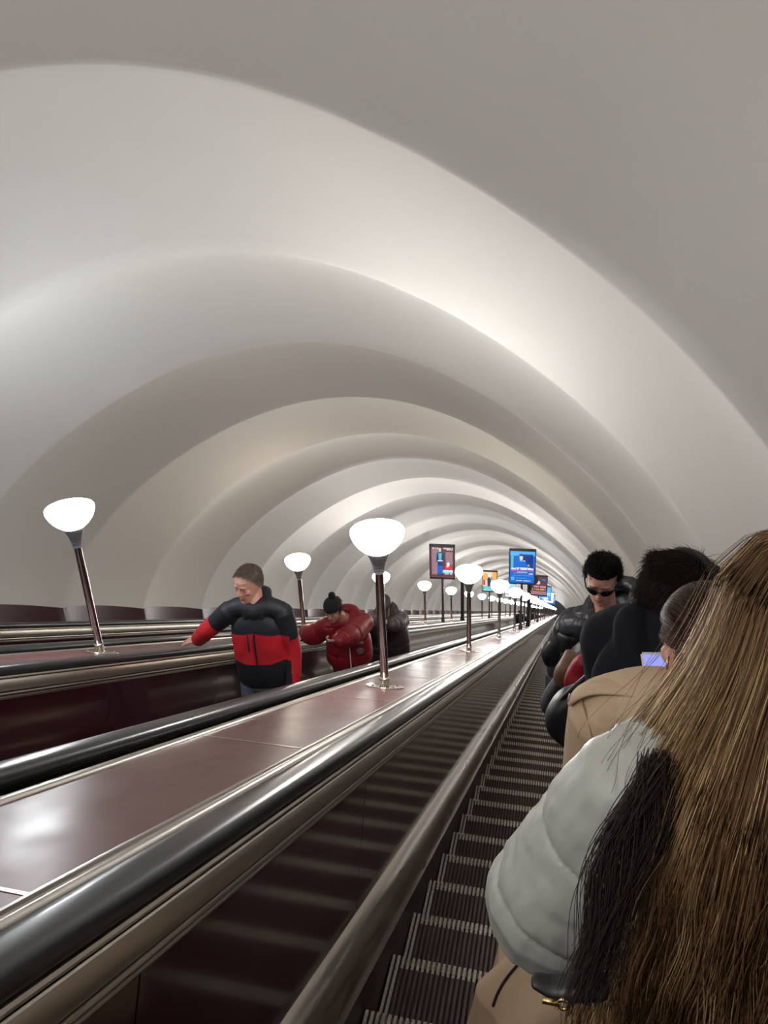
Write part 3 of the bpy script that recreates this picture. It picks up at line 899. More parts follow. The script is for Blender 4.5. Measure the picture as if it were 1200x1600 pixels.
# ================================================================== person 1: man in red and black jacket
yc = 4.43
f1 = Fig((-2.13, yc, tread_z(yc)), math.radians(172), 1.95, lean=.05, head=(math.radians(200), .16), head_c=at(389, 911, 5.42), hs=1.07)
w1 = W(-2.67, -.498, yc + .05); d1_ = (w1 - f1.sh[1]).length / f1.h
f1.arm(1, w1, (-.5, -.6, -.3), d1_ * .54, d1_ * .49)
f1.arm(-1, f1.sh[-1] - f1.u * .61 + f1.f * .07 - f1.r * .03, (.3, .8, 0))
p1 = body(f1, 'person', 'middle-aged man in a red and black jacket and blue jeans, hand on the rail', M['skin_pink'],
          {1: dict(dr=(-1, .15, -.34), nrm=(-.25, -.1, 1), thumb=1, curl=.16, spread=.35, tcurl=.0), -1: dict(dr=(.03, -.05, -1), nrm=(.9, .2, 0), thumb=-1, curl=.4)}, voxel=.005)
def p1x(mb):
    c = f1.nk
    torus_loft(mb, f1, c, [(-.085, .055, -.02), (-.095, -.01, .025), (-.05, -.085, .065), (.05, -.085, .075), (.095, -.01, .045), (.085, .055, -.02)], [.022, .030, .040, .040, .032, .022])
    torus_loft(mb, f1, c, [(-.06, -.10, .05), (0, -.14, .02), (.06, -.10, .05)], [.045, .06, .045])
    torus_loft(mb, f1, c, [(-.055, .075, -.05), (-.075, .065, .005)], [.016, .014]); torus_loft(mb, f1, c, [(.055, .075, -.05), (.075, .065, .005)], [.016, .014])
jm = top_mesh(f1, [(-.005, .102, .070), (.03, .104, .074), (.09, .104, .073), (.17, .103, .070), (.24, .098, .060), (.29, .06, .042)], [.040, .038, .034, .032, .029], voxel=.006, wrinkle=.0045, extra=p1x, sleeve_end=.97, seed=3)
def p1mat(c):
    t = (c - np.array(f1.pel)) @ np.array(f1.t) / f1.h
    x = (c - np.array(f1.pel)) @ np.array(f1.cr_) / f1.h
    out = np.where((t > .100) & (t < .232 - .22 * np.abs(x)) & (np.abs(x) < .122), 1, 0)
    for q, (A, E_, W_) in f1.arms.items():
        d0, t0 = segdist(c, A, E_); d1, t1 = segdist(c, E_, W_); dt, _ = segdist(c, f1.pel, f1.nk)
        onarm = np.minimum(d0, d1) < .052 * f1.h
        lower = (d1 <= d0) | (t0 > .62)
        side = np.abs(x) > .122
        out = np.where(onarm & side & lower, 1, np.where(onarm & side, 0, out))
    return out
assign(jm, p1mat, [M['black_cloth'], M['red_cloth']])
jk = link('jacket', jm, None, p1)
def chest_pt(fig, x, t, yy):
    return fig.pel + fig.cr_ * x + fig.t * t * fig.h + fig.cf * yy
b = MB()
loft(b, [chest_pt(f1, .0, .25, .124), chest_pt(f1, .0, .17, .141), chest_pt(f1, .0, .01, .150)], [.006, .006, .006], n=8)
loft(b, [chest_pt(f1, .045, .235, .136), chest_pt(f1, .045, .16, .148)], [.005, .005], n=8)
b.build('zip', M['black_cloth'], jk, True)
trousers(f1, M['jeans'], p1); shoes(f1, M['shoe'], p1)
short_hair(f1, p1, HM_grey, CAPM['grey_cap'], lambda x, y, z: ((z > .90 - .60 * np.clip((.065 - y) / .12, 0, 1)) & (z > .34 + .2 * (y > -.01))) | ((y < -.055) & (z > .25)),
           lambda x, y, z: np.stack([x * 3, .5 + 0 * x, -.2 + 0 * x], 1), n=2200, length=.022, rad=.0011, cap=.004, seed=4)

# ================================================================== person 2: woman in crimson puffer
yc = 6.50
f2 = Fig((-2.14, yc, tread_z(yc)), math.radians(160), 1.74, lean=.10, head=(math.radians(190), .28), head_c=at(521, 952, 7.62))
w2 = W(-2.67, -.490, yc + .14); d2_ = (w2 - f2.sh[1]).length / f2.h
f2.arm(1, w2, (-.4, -.5, -.5), d2_ * .55, d2_ * .50)
f2.arm(-1, at(527, 1003, 7.35), (.6, .35, -.9))
p2 = body(f2, 'person', 'woman in a black beanie and crimson padded jacket looking down at a phone', M['skin'],
          {1: dict(dr=(-1, .1, -.2), nrm=(-.1, -.1, 1), thumb=1, curl=.25, tcurl=.1), -1: dict(dr=(-1, -.25, .1), nrm=(.2, -.7, -.6), thumb=-1, curl=.9)}, voxel=.006)
def p2x(mb):
    c = f2.nk
    torus_loft(mb, f2, c, [(-.09, .07, .0), (-.10, -.01, .05), (-.05, -.09, .07), (.05, -.09, .07), (.10, -.01, .05), (.09, .07, .0)], [.03, .042, .05, .05, .042, .03])
    torus_loft(mb, f2, c, [(-.07, -.11, .03), (0, -.15, .0), (.07, -.11, .03)], [.05, .065, .05])
jm = top_mesh(f2, [(.03, .125, .10), (.055, .136, .108), (.11, .136, .108), (.18, .130, .098), (.25, .118, .085), (.30, .065, .05)], [.060, .062, .062, .056, .040], puff=(.16, .012, 3), voxel=.008, wrinkle=.006, extra=p2x, sleeve_end=.95, seed=5, shoulder=.046)
jm.materials.append(M['crimson'])
j2 = link('jacket', jm, None, p2)
b = MB()
loft(b, [chest_pt(f2, .0, .27, .150), chest_pt(f2, .0, .17, .190), chest_pt(f2, .0, .02, .225)], [.006, .006, .006], n=8); b.build('zip', M['white_print'], j2, True)
b = MB(); Mx = Matrix((f2.cr_, f2.cf, f2.t)).transposed()
b.box(chest_pt(f2, -.105, .215, .170), (.035, .006, .012), 0, Mx); b.build('chest_print', M['white_print'], j2)
b = MB(); b.lathe([(.0, -.005), (.034, -.005), (.034, .005), (.0, .005)], 24, c=chest_pt(f2, -.105, .165, .192), M=Mx @ Matrix.Rotation(math.radians(-80), 3, 'X'), cap=False)
b.build('round_patch', mat('grey round patch', (.22, .18, .20), .6), j2)
# open black collar lining at the throat
b = MB(); loft(b, [chest_pt(f2, 0, .20, .160), chest_pt(f2, 0, .26, .135), chest_pt(f2, 0, .30, .09)], [(.018, .01), (.034, .02), (.05, .03)], side=tuple(f2.cr_)); b.build('black_scarf', M['black_trousers'], p2, True)
trousers(f2, M['black_trousers'], p2, r=(.062, .056, .045, .042, .04)); shoes(f2, M['shoe'], p2)
short_hair(f2, p2, HM_black, CAPM['black_cap'], lambda x, y, z: (z > .30) & (y < .02), lambda x, y, z: np.stack([x * 0, -.6 + 0 * x, -.6 + 0 * x], 1), n=900, length=.05, seed=6)
mb = MB(); s_ = f2.hs
loft(mb, [f2.Mh @ (Vector(q) * s_) for q in ((0, -.002, .030), (0, -.004, .065), (0, -.008, .105), (0, -.014, .138), (0, -.016, .148))],
     [(.088 * s_, .108 * s_), (.090 * s_, .112 * s_), (.080 * s_, .098 * s_), (.045 * s_, .055 * s_), (.01, .01)], side=tuple(f2.Mh.to_3x3() @ Vector((1, 0, 0))), n=30, round_ends=False)
ball(mb, f2.Mh @ (Vector((0, -.035, .165)) * s_), (.036, .036, .036))
link('beanie', remesh(mb.mesh(), .006, 2), M['beanie'], p2)
def phone(name_label, c, ax, up, sz=(.037, .076), screen=True, case=False, group=None):
    ax = Vector(ax).normalized(); up = Vector(up); up = (up - ax * up.dot(ax)).normalized(); n_ = ax.cross(up)
    Mx_ = Matrix((ax, n_, up)).transposed()
    mb = MB(); mb.box((0, 0, 0), (sz[0], .0045, sz[1]))
    me = mb.mesh(); bm = bmesh.new(); bm.from_mesh(me); bmesh.ops.bevel(bm, geom=list(bm.edges), offset=.004, segments=3, affect='EDGES'); bm.to_mesh(me); bm.free()
    me.transform(Mx_.to_4x4()); me.transform(Matrix.Translation(c))
    o = link('phone', me, M['clear_case'] if case else M['phone_black'], None, True); tag(o, name_label, 'phone', group)
    b2 = MB(); b2.box(Vector(c) - n_ * .0047, (sz[0] * .9, .0006, sz[1] * .92), 0, Mx_)
    b2.build('screen', M['phone_screen'] if screen else M['phone_black'], o)
    return o
phone('dark phone in the hand of the woman in the crimson jacket', at(517, 1003, 7.28), (-.95, -.2, .15), (.1, -.8, .4), screen=False)
# ================================================================== person 3: behind the lamp pole
yc = 8.10
f3 = Fig((-2.13, yc, tread_z(yc)), math.radians(172), 1.80, lean=.16, head=(math.radians(180), .85), head_c=at(601, 944, 9.25))
f3.arm(1, at(590, 975, 8.95), (-.7, .2, -.9)); f3.arm(-1, at(606, 978, 8.95), (.7, .2, -.9))
p3 = body(f3, 'person', 'bowed person in a dark plum coat and cap, behind the nearest big lamp pole', M['skin'],
          {1: dict(dr=(.7, -.4, .3), nrm=(-.4, -.6, -.5), thumb=1, curl=.8), -1: dict(dr=(-.7, -.4, .3), nrm=(.4, -.6, -.5), thumb=-1, curl=.8)}, voxel=.007)
def p3x(mb):
    c = f3.nk
    torus_loft(mb, f3, c, [(-.09, .06, .0), (-.11, -.02, .06), (-.05, -.11, .07), (.05, -.11, .07), (.11, -.02, .06), (.09, .06, .0)], [.035, .05, .065, .065, .05, .035])
jm = top_mesh(f3, [(-.16, .130, .105), (-.08, .145, .115), (.03, .148, .118), (.12, .146, .115), (.20, .140, .105), (.26, .118, .085), (.30, .07, .05)], [.060, .060, .058, .052, .042], puff=(.11, .010, 3), voxel=.009, wrinkle=.007, extra=p3x, seed=8, shoulder=.05)
jm.materials.append(M['plum_cloth']); link('coat', jm, None, p3)
trousers(f3, M['black_trousers'], p3); shoes(f3, M['shoe'], p3)
mb = MB(); s_ = f3.hs; sx = tuple(f3.Mh.to_3x3() @ Vector((1, 0, 0)))
loft(mb, [f3.Mh @ (Vector(q) * s_) for q in ((0, -.002, .035), (0, -.004, .075), (0, -.006, .110), (0, -.008, .128))], [(.086 * s_, .106 * s_), (.086 * s_, .106 * s_), (.07 * s_, .085 * s_), (.02, .02)], side=sx, n=28, round_ends=False)
loft(mb, [f3.Mh @ (Vector(q) * s_) for q in ((0, .07, .045), (0, .12, .038), (0, .165, .022))], [(.07 * s_, .012), (.068 * s_, .008), (.035 * s_, .006)], side=sx, n=16)
link('cap', remesh(mb.mesh(), .006, 1), M['cap'], p3)
n = 500; rg = np.random.default_rng(5); PT = []
for i in range(n):
    q = -1 if i % 3 == 0 else 1; a = rg.uniform(-1, 1)
    p0 = f3.Mh @ Vector((q * -.075, .02 + .05 * a, -.01)); L_ = rg.uniform(.20, .30)
    e0 = f3.f * (.05 + .02 * a) + f3.r * (-q) * .01
    PT.append([list(p0 + e0 * (t * 1.1) - Vector((0, 0, L_ * t)) + Vector((.008 * math.sin(9 * t + i), 0, 0))) for t in np.linspace(0, 1, 7)])
tubes('hair', np.array(PT), .0016 * np.linspace(1, .5, 7)[None, :], HM_brown, p3, rg.uniform(.2, 1, n))
phone('dark phone held up by the person in the plum coat', at(598, 972, 8.9), (1, 0, 0), (0, -.4, .9), screen=False)
b = MB(); cb = at(583, 988, 9.0)
loft(b, [cb + Vector((0, 0, -.13)), cb, cb + Vector((.0, 0, .11))], [(.10, .06), (.115, .075), (.085, .05)], side=(1, 0, 0), n=24, ex=.8)
bag = tag(b.build('shoulder_bag', M['leather'], None, True), 'black shoulder bag hanging beside the person in the plum coat', 'bag')
b = MB(); loft(b, [cb + Vector((.05, .02, .10)), cb.lerp(f3.sh[1], .5) + Vector((-.02, -.03, 0)), f3.sh[1] + Vector((.02, -.07, .07))], [.008, .008, .008], n=8); b.build('strap', M['leather'], bag, True)
# ================================================================== person 4: sunglasses
yc = 3.94
f4 = Fig((.272, yc, tread_z(yc)), math.radians(196), 2.11, lean=.05, head=(math.radians(189), .26), head_c=at(941, 905, 4.12), hs=1.04)
f4.arm(1, f4.sh[1] - f4.u * .66 + f4.f * .07 + f4.r * .03, (-.1, .6, -.1)); f4.arm(-1, f4.sh[-1] - f4.u * .60 + f4.f * .12, (.3, .6, 0))
p4 = body(f4, 'person', 'curly black-haired man in dark sunglasses and a shiny black puffer jacket', M['skin_pink'],
          {1: dict(dr=(.25, -.35, -.9), nrm=(-.8, -.3, .1), thumb=1, curl=.7), -1: dict(dr=(0, 0, -1), nrm=(.9, 0, 0), thumb=-1, curl=.5)}, voxel=.005)
def p4x(mb):
    c = f4.nk
    torus_loft(mb, f4, c, [(-.095, .085, -.03), (-.115, .02, .055), (-.165, -.07, .19), (-.04, -.17, .20), (.11, -.09, .12), (.115, .02, .055), (.095, .085, -.03)], [.030, .036, .040, .040, .030, .034, .030])
    torus_loft(mb, f4, c, [(-.10, -.12, .09), (0, -.19, .08), (.07, -.12, .06)], [.06, .07, .06])
jm = top_mesh(f4, [(-.03, .112, .088), (.0, .126, .10), (.08, .128, .10), (.16, .124, .096), (.23, .112, .082), (.285, .065, .05)], [.048, .048, .047, .043, .036], puff=(.125, .021, 3.), voxel=.006, wrinkle=.005, extra=p4x, sleeve_end=.96, seed=11, shoulder=.045)
jm.materials.append(M['shiny_black']); link('puffer_jacket', jm, None, p4)
trousers(f4, M['black_trousers'], p4); shoes(f4, M['shoe'], p4)
hm = lambda x, y, z: ((z > .80) & (y > .02)) | ((y <= .02) & (y > -.045) & (z > .52)) | ((y <= -.045) & (z > .28))
short_hair(f4, p4, HM_black, CAPM['black_cap'], hm, lambda x, y, z: np.stack([x * 6, y * 2 + .15, .5 + 0 * x], 1), n=5200, length=.045, rad=.0014, lift=.9, rnd=.75, curl=.6, cap=.012, seed=12, grav=.4, segs=7)
# sunglasses: two lenses, bridge, temples
s_ = f4.hs; R3 = f4.Mh.to_3x3(); b = MB(); LP = lambda x, y, z: f4.Mh @ (Vector((x, y, (z - .5) * .235)) * s_)
for q in (-1, 1):
    loft(b, [LP(q * .010, .109, .515), LP(q * .022, .110, .505), LP(q * .045, .100, .508), LP(q * .068, .082, .53)], [(.010, .004), (.019, .005), (.019, .005), (.009, .004)], side=tuple(R3 @ Vector((0, 0, 1))), n=18)
    loft(b, [LP(q * .070, .080, .535), LP(q * .083, .03, .53), LP(q * .084, -.02, .52)], [.004, .0035, .0035], n=8)
loft(b, [LP(-.012, .112, .525), LP(.012, .112, .525)], [.0035, .0035], n=8)
b.build('sunglasses', M['lens'], p4, True)
b = MB(); c_ = at(855, 1017, 4.25); loft(b, [c_ + Vector((.02, 0, -.06)), c_ + Vector((.02, 0, .0)), c_ + Vector((.03, 0, .06))], [(.040, .05), (.055, .06), (.035, .045)], side=(1, 0, 0), ex=.8)
tag(b.build('waist_bag', M['leather'], None, True), 'small black bag sticking out behind the puffer sleeve, over the steps', 'bag')
# ================================================================== the half hidden companion: dark coat, crimson top, brown bag
c_ = at(884, 1054, 3.55)
b = MB(); loft(b, [c_ + Vector((.03, .03, .085)), c_ + Vector((.0, .0, .04)), c_ + Vector((-.01, -.01, -.03)), c_ + Vector((.01, 0, -.07))], [(.05, .03), (.045, .035), (.04, .03), (.02, .02)], side=(1, 0, 0))
me = remesh(b.mesh(), .006, 2); P_ = V(me); setV(me, P_ + VN(me) * (.012 * fbm(P_, 26, 2))[:, None])
tag(link('leather_bag', me, M['brown_leather']), 'brown leather bag below the puffer sleeve, against the crimson cloth', 'bag')
c_ = at(899, 1056, 3.4)
b = MB(); loft(b, [c_ + Vector((.03, .0, .08)), c_ + Vector((.01, .0, .03)), c_ + Vector((.0, -.01, -.03)), c_ + Vector((.02, 0, -.075))], [(.03, .04), (.045, .04), (.05, .04), (.03, .03)], side=(1, 0, 0))
me = remesh(b.mesh(), .006, 2); P_ = V(me); setV(me, P_ + VN(me) * (.014 * fbm(P_, 34, 6, 3, (1, 1, .35)))[:, None])
tag(link('crimson_cloth', me, M['crimson']), 'crimson cloth bundle between the puffer sleeve and the black wool coat', 'cloth')
c_ = at(868, 1083, 3.8)
b = MB(); loft(b, [c_ + Vector((.02, .0, .085)), c_ + Vector((.0, .0, .0)), c_ + Vector((-.012, -.0, -.075))], [(.03, .05), (.05, .06), (.062, .065)], side=(1, 0, 0), ex=.8)
tag(b.build('tote_bag', M['black_cloth'], None, True), 'dark navy cloth bag hanging low over the steps under the brown bag', 'bag')
# ================================================================== person 5: black wool coat, headphones
yc = 1.72
f5 = Fig((.255, yc, tread_z(yc)), math.radians(38), 1.92, lean=.12, head=(math.radians(58), .50), head_c=at(1053, 946, 2.05), roll=.12, hs=1.08)
f5.arm(-1, f5.sh[-1] + f5.f * .22 - f5.u * .50 + f5.r * .10, (-.1, -.3, -.5)); f5.arm(1, f5.sh[1] + f5.f * .25 - f5.u * .42, (.5, -.5, -.3))
p5 = body(f5, 'person', 'dark-haired man in a black hooded wool coat with headphones, seen from behind', M['skin'],
          {q: dict(dr=(.1, .2, -1), nrm=(q, 0, 0), thumb=q, curl=.5) for q in (-1, 1)}, voxel=.005)
def p5x(mb):
    c = f5.nk
    # hood lying on the back, standing up round the neck
    torus_loft(mb, f5, c, [(-.07, .10, -.01), (-.118, .02, .035), (-.112, -.075, .045), (-.045, -.115, -.035), (.075, -.085, -.095), (.110, .0, -.10), (.07, .09, -.10)], [.030, .036, .040, .042, .040, .034, .03])
    loft(mb, [c + fig_(-.078, -.060, .010), c + fig_(-.072, -.105, -.030), c + fig_(-.055, -.125, -.095), c + fig_(-.04, -.110, -.150)], [(.050, .030), (.085, .042), (.110, .046), (.085, .034)], side=tuple(f5.cr_), n=28, sub=6)
fig_ = lambda a, b_, z: f5.cr_ * a + f5.cf * b_ + f5.t * z
jm = top_mesh(f5, [(-.34, .150, .125), (-.2, .138, .112), (-.08, .124, .098), (.04, .115, .088), (.14, .115, .085), (.23, .108, .078), (.29, .07, .06)],
              [.052, .050, .046, .042, .038], voxel=.007, wrinkle=.004, extra=p5x, seed=21, smooth=14, shoulder=.042, wr_scale=9)
P_ = V(jm); ang = np.arctan2((P_ - np.array(f5.pel)) @ np.array(f5.cf), (P_ - np.array(f5.pel)) @ np.array(f5.cr_))
low = np.clip((f5.pel.z + .25 - P_[:, 2]) / .7, 0, 1)
setV(jm, P_ + VN(jm) * (low * .014 * np.sin(ang * 9 + 2 * np.sin(ang * 2)))[:, None])
jm.materials.append(M['wool']); link('wool_coat', jm, None, p5)
trousers(f5, M['grey_jeans'], p5); shoes(f5, M['shoe'], p5)
hm = lambda x, y, z: ((z > .80) & (y > .03)) | ((y <= .03) & (y > -.03) & (z > .60)) | ((y <= -.03) & (z > .42 + .8 * np.clip(y + .07, 0, .04)))
short_hair(f5, p5, HM_dark, CAPM['dark_cap'], hm, lambda x, y, z: np.stack([x * 4, y * 6 + .1, np.where(z > .8, .1, -.9)], 1), n=8500, length=.050, rad=.0009, lift=.22, rnd=.28, cap=.010, seed=22, grav=.6)
s_ = f5.hs; R3 = f5.Mh.to_3x3(); HP5 = lambda x, y, z: f5.Mh @ (Vector((x, y, (z - .5) * .235)) * s_)
hp = MB()
for q in (-1, 1):
    ax = R3 @ Matrix.Rotation(q * math.pi / 2, 3, 'Y')
    hp.lathe([(.006, .0), (.036, .002), (.042, .012), (.042, .020), (.036, .028), (.028, .032), (.004, .034)], 32, c=HP5(q * .078, -.012, .46), M=ax)
loft(hp, [HP5(q_ * .10, -.012, zz) for q_, zz in ((-1, .50), (-1.02, .75))] + [HP5(-.075, -.012, .99), HP5(0, -.012, 1.09), HP5(.075, -.012, .99)] + [HP5(1.02 * .10, -.012, .75), HP5(.10, -.012, .50)] if False else
     [HP5(-.104, -.012, .52), HP5(-.104, -.015, .75), HP5(-.080, -.015, .98), HP5(0, -.015, 1.085), HP5(.080, -.015, .98), HP5(.104, -.015, .75), HP5(.104, -.012, .52)], [(.006, .012)] * 7, n=10)
hpo = hp.build('headphones', M['leather'], p5, 50)
b = MB(); b.lathe([(.020, .0335), (.024, .0335), (.024, .0352), (.020, .0352)], 28, c=HP5(.078, -.012, .46), M=R3 @ Matrix.Rotation(math.pi / 2, 3, 'Y')); b.build('chrome_ring', M['chrome'], hpo)
# leather tote hanging beside the coat
c_ = at(888, 1122, 2.55)
b = MB(); loft(b, [c_ + Vector((.05, 0, .11)), c_ + Vector((.01, 0, .06)), c_ + Vector((-.01, 0, -.02)), c_ + Vector((.02, 0, -.09))], [(.03, .05), (.055, .06), (.062, .065), (.035, .045)], side=(1, 0, 0), n=30, ex=.8)
me = remesh(b.mesh(), .006, 2); P_ = V(me); setV(me, P_ + VN(me) * (.005 * fbm(P_, 30, 2))[:, None])
tb = tag(link('leather_tote', me, M['leather']), 'black leather tote bag beside the wool coat, above the steps', 'bag')
b = MB(); loft(b, [c_ + Vector((-.04, -.02, .06)), c_ + Vector((.0, -.03, .13)), c_ + Vector((.07, -.03, .22)), f5.sh[-1] + Vector((-.02, 0, -.10))], [.008] * 4, n=8); b.build('strap', M['leather'], tb, True)
# ================================================================== person 6: trench coat
yc = 1.31
f6 = Fig((.275, yc, tread_z(yc)), math.radians(10), 1.80, lean=.05, head=(math.radians(-14), .30), head_c=at(1102, 1020, 1.52))
f6.arm(-1, at(1040, 1095, 1.72), (-.4, 0, -1)); f6.arm(1, f6.sh[1] + f6.f * .30 - f6.u * .15 - f6.r * .1, (.5, 0, -1))
p6 = body(f6, 'person', 'woman in a beige trench coat with brown tied hair and a gold hoop earring', M['skin_pink'],
          {-1: dict(dr=(.5, .6, .5), nrm=(-.6, .5, .2), thumb=-1, curl=.7), 1: dict(dr=(-.5, .6, .4), nrm=(.6, .5, .2), thumb=1, curl=.7)}, voxel=.005)
def p6x(mb):
    c = f6.nk
    torus_loft(mb, f6, c, [(-.075, .07, -.035), (-.085, .0, .010), (-.05, -.07, .025), (.05, -.07, .025), (.085, .0, .010), (.075, .07, -.035)], [.016, .022, .026, .026, .022, .016])
jm = top_mesh(f6, [(-.34, .175, .125), (-.2, .150, .110), (-.08, .130, .100), (.04, .095, .072), (.13, .110, .078), (.22, .112, .078), (.27, .085, .062), (.30, .05, .045)],
              [.046, .045, .040, .037, .034], voxel=.006, wrinkle=.0035, extra=p6x, sleeve_end=.93, seed=31, shoulder=.040, wr_scale=12)
P_ = V(jm); ang = np.arctan2((P_ - np.array(f6.pel)) @ np.array(f6.cf), (P_ - np.array(f6.pel)) @ np.array(f6.cr_))
low = np.clip((f6.pel.z + .02 - P_[:, 2]) / .3, 0, 1)
setV(jm, P_ + VN(jm) * (low * .018 * np.sin(ang * 10))[:, None] - (low * .15)[:, None] * np.array(f6.r) - (low * .05)[:, None] * np.array(f6.f))
jm.materials.append(M['trench']); j6 = link('trench_coat', jm, None, p6)
# epaulette, its button, storm flap edge
SH = f6.sh[-1]
def p6p(a, b_, z): return SH + f6.cr_ * a + f6.cf * b_ + f6.t * z
b = MB(); loft(b, [p6p(.115, -.030, .086), p6p(.07, -.028, .084), p6p(.02, -.026, .081), p6p(-.03, -.024, .068), p6p(-.062, -.022, .044), p6p(-.076, -.020, .018)],
              [(.036, .009), (.032, .009), (.030, .009), (.029, .009), (.027, .009), (.014, .007)], side=tuple(f6.cf), n=16)
ep = b.build('epaulette', M['trench'], j6, True)
b = MB(); b.lathe([(.009, -.002), (.010, .002), (.006, .003)], 16, c=p6p(-.079, -.022, .028), M=Matrix.Rotation(math.radians(-75), 3, 'Y')); b.build('button', M['brown_leather'], ep)
b = MB(); loft(b, [p6p(.13, -.082, .075), p6p(.07, -.090, .040), p6p(.01, -.088, .0), p6p(-.035, -.070, -.045)], [(.005, .003)] * 4, n=8); b.build('flap_edge', M['trench_seam'], j6, True)
b = MB(); loft(b, [p6p(-.079, .03, -.02), p6p(-.058, -.035, .045), p6p(-.02, -.075, -.02), p6p(-.01, -.082, -.12)], [.0022] * 4, n=6); b.build('sleeve_seam', M['trench_seam'], j6, True)
# black cord piping on the flared skirt
from mathutils.bvhtree import BVHTree
bv = BVHTree.FromPolygons([v.co.copy() for v in jm.vertices], [tuple(p.vertices) for p in jm.polygons])
cord = []
for u_ in np.linspace(0, 1, 9):
    d_ = Vector(at(812 - 40 * u_ - 6 * math.sin(3 * u_), 1505 + 66 * u_, 1.)).normalized(); h_ = bv.ray_cast(Vector((0, 0, 0)), d_)
    if h_[0] is not None: cord.append(h_[0] + h_[1] * .002)
if len(cord) > 2:
    b = MB(); loft(b, cord, [.0035] * len(cord), n=8); b.build('piping', M['black_trousers'], j6, True)
dirn = Vector((-.205, -.02, 0))
pc = [f6.pel + f6.r * -.205 * 1.8 * .72 + f6.f * -.12 + Vector((0, 0, z_)) for z_ in (-.08,)]
trousers(f6, M['black_trousers'], p6); shoes(f6, M['shoe'], p6)
hm = lambda x, y, z: ((z > .78) & (y > .02)) | ((y <= .02) & (y > -.038) & (z > .64)) | ((y <= -.038) & (z > .26))
bun = np.array([0, -.12, .02])
def fl6(x, y, z):
    v = np.stack([0 - x, -.115 - y, (.62 - z) * .235], 1); return v / (np.linalg.norm(v, axis=1)[:, None] + 1e-6)
short_hair(f6, p6, HM_brown, CAPM['brown_cap'], hm, fl6, n=9000, length=.105, rad=.0010, lift=.05, rnd=.05, push_=1.09, cap=.003, seed=32, grav=0, segs=8)
s_ = f6.hs
mb = MB(); loft(mb, [f6.Mh @ (Vector(q) * s_) for q in ((0, -.09, .03), (0, -.12, .03), (0, -.14, .02))], [.020, .028, .018]); 
link('ponytail', remesh(mb.mesh(), .006, 1), CAPM['brown_cap'], p6)
b = MB()
ec = Vector(at(1043, 1036, 1.43))
for k in range(24):
    pass
vs = []; fs = []; NR, NT = 28, 8
for i in range(NR):
    a = 2 * math.pi * i / NR
    for j in range(NT):
        t = 2 * math.pi * j / NT; r_ = .0115 + .0022 * math.cos(t)
        vs.append(ec + f6.r * (.0022 * math.sin(t)) * 1 + (f6.f * math.cos(a) + f6.u * math.sin(a)) * r_)
        fs.append((i * NT + j, ((i + 1) % NR) * NT + j, ((i + 1) % NR) * NT + (j + 1) % NT, i * NT + (j + 1) % NT))
b.add(vs, fs); b.build('hoop_earring', M['gold'], p6, True)
phone('phone in a clear bumper case with lit screen before the trench coat woman', at(1036, 1074, 1.62), -CAM_R, (CAM_U + CAM_F * .5), screen=True, case=True)
# ================================================================== person 7: long hair, pale puffer
yc = .90
f7 = Fig((.315, yc, tread_z(yc)), math.radians(2), 1.80, lean=.0, head=(math.radians(6), .12), head_c=at(1265, 985, .97), sw=.185)
f7.arm(-1, f7.sh[-1] + f7.f * .24 - f7.u * .385 + f7.r * .03, (-.75, -.55, -.45), .180, .155); f7.arm(1, f7.sh[1] + f7.f * .30 - f7.u * .22 - f7.r * .08, (.6, -.2, -.6))
p7 = body(f7, 'person', 'woman with very long brown and blonde hair in a pale grey-green puffer jacket', M['skin'],
          {-1: dict(dr=(.4, .9, .1), nrm=(-.6, .1, .6), thumb=-1, curl=.6), 1: dict(dr=(-.5, .8, .2), nrm=(.5, .1, .6), thumb=1, curl=.6)}, voxel=.006)
def p7x(mb):
    c = f7.nk
    torus_loft(mb, f7, c, [(-.08, .06, -.02), (-.09, .0, .02), (-.05, -.07, .035), (.05, -.07, .035), (.09, .0, .02), (.08, .06, -.02)], [.03, .036, .04, .04, .036, .03])
jm = top_mesh(f7, [(-.16, .128, .090), (-.08, .130, .090), (.0, .122, .082), (.09, .116, .074), (.18, .118, .072), (.25, .110, .064), (.30, .06, .045)],
              [.050, .056, .058, .050, .042], puff=(.150, .012, 4.), voxel=.005, wrinkle=.006, extra=p7x, seed=41, shoulder=.046, wr_scale=20)
P_ = V(jm); setV(jm, P_ + VN(jm) * (.0022 * fbm(P_, 62, 44, 2, (1, 1, 1.6)))[:, None])
jm.materials.append(M['grey_puffer']); link('puffer_jacket', jm, None, p7)
trousers(f7, M['jeans'], p7); shoes(f7, M['shoe'], p7)
mb = MB(); head_loft(mb, f7.Mh @ Matrix.Scale(1.06, 4), f7.hs, ears=False)
rg = np.random.default_rng(77)
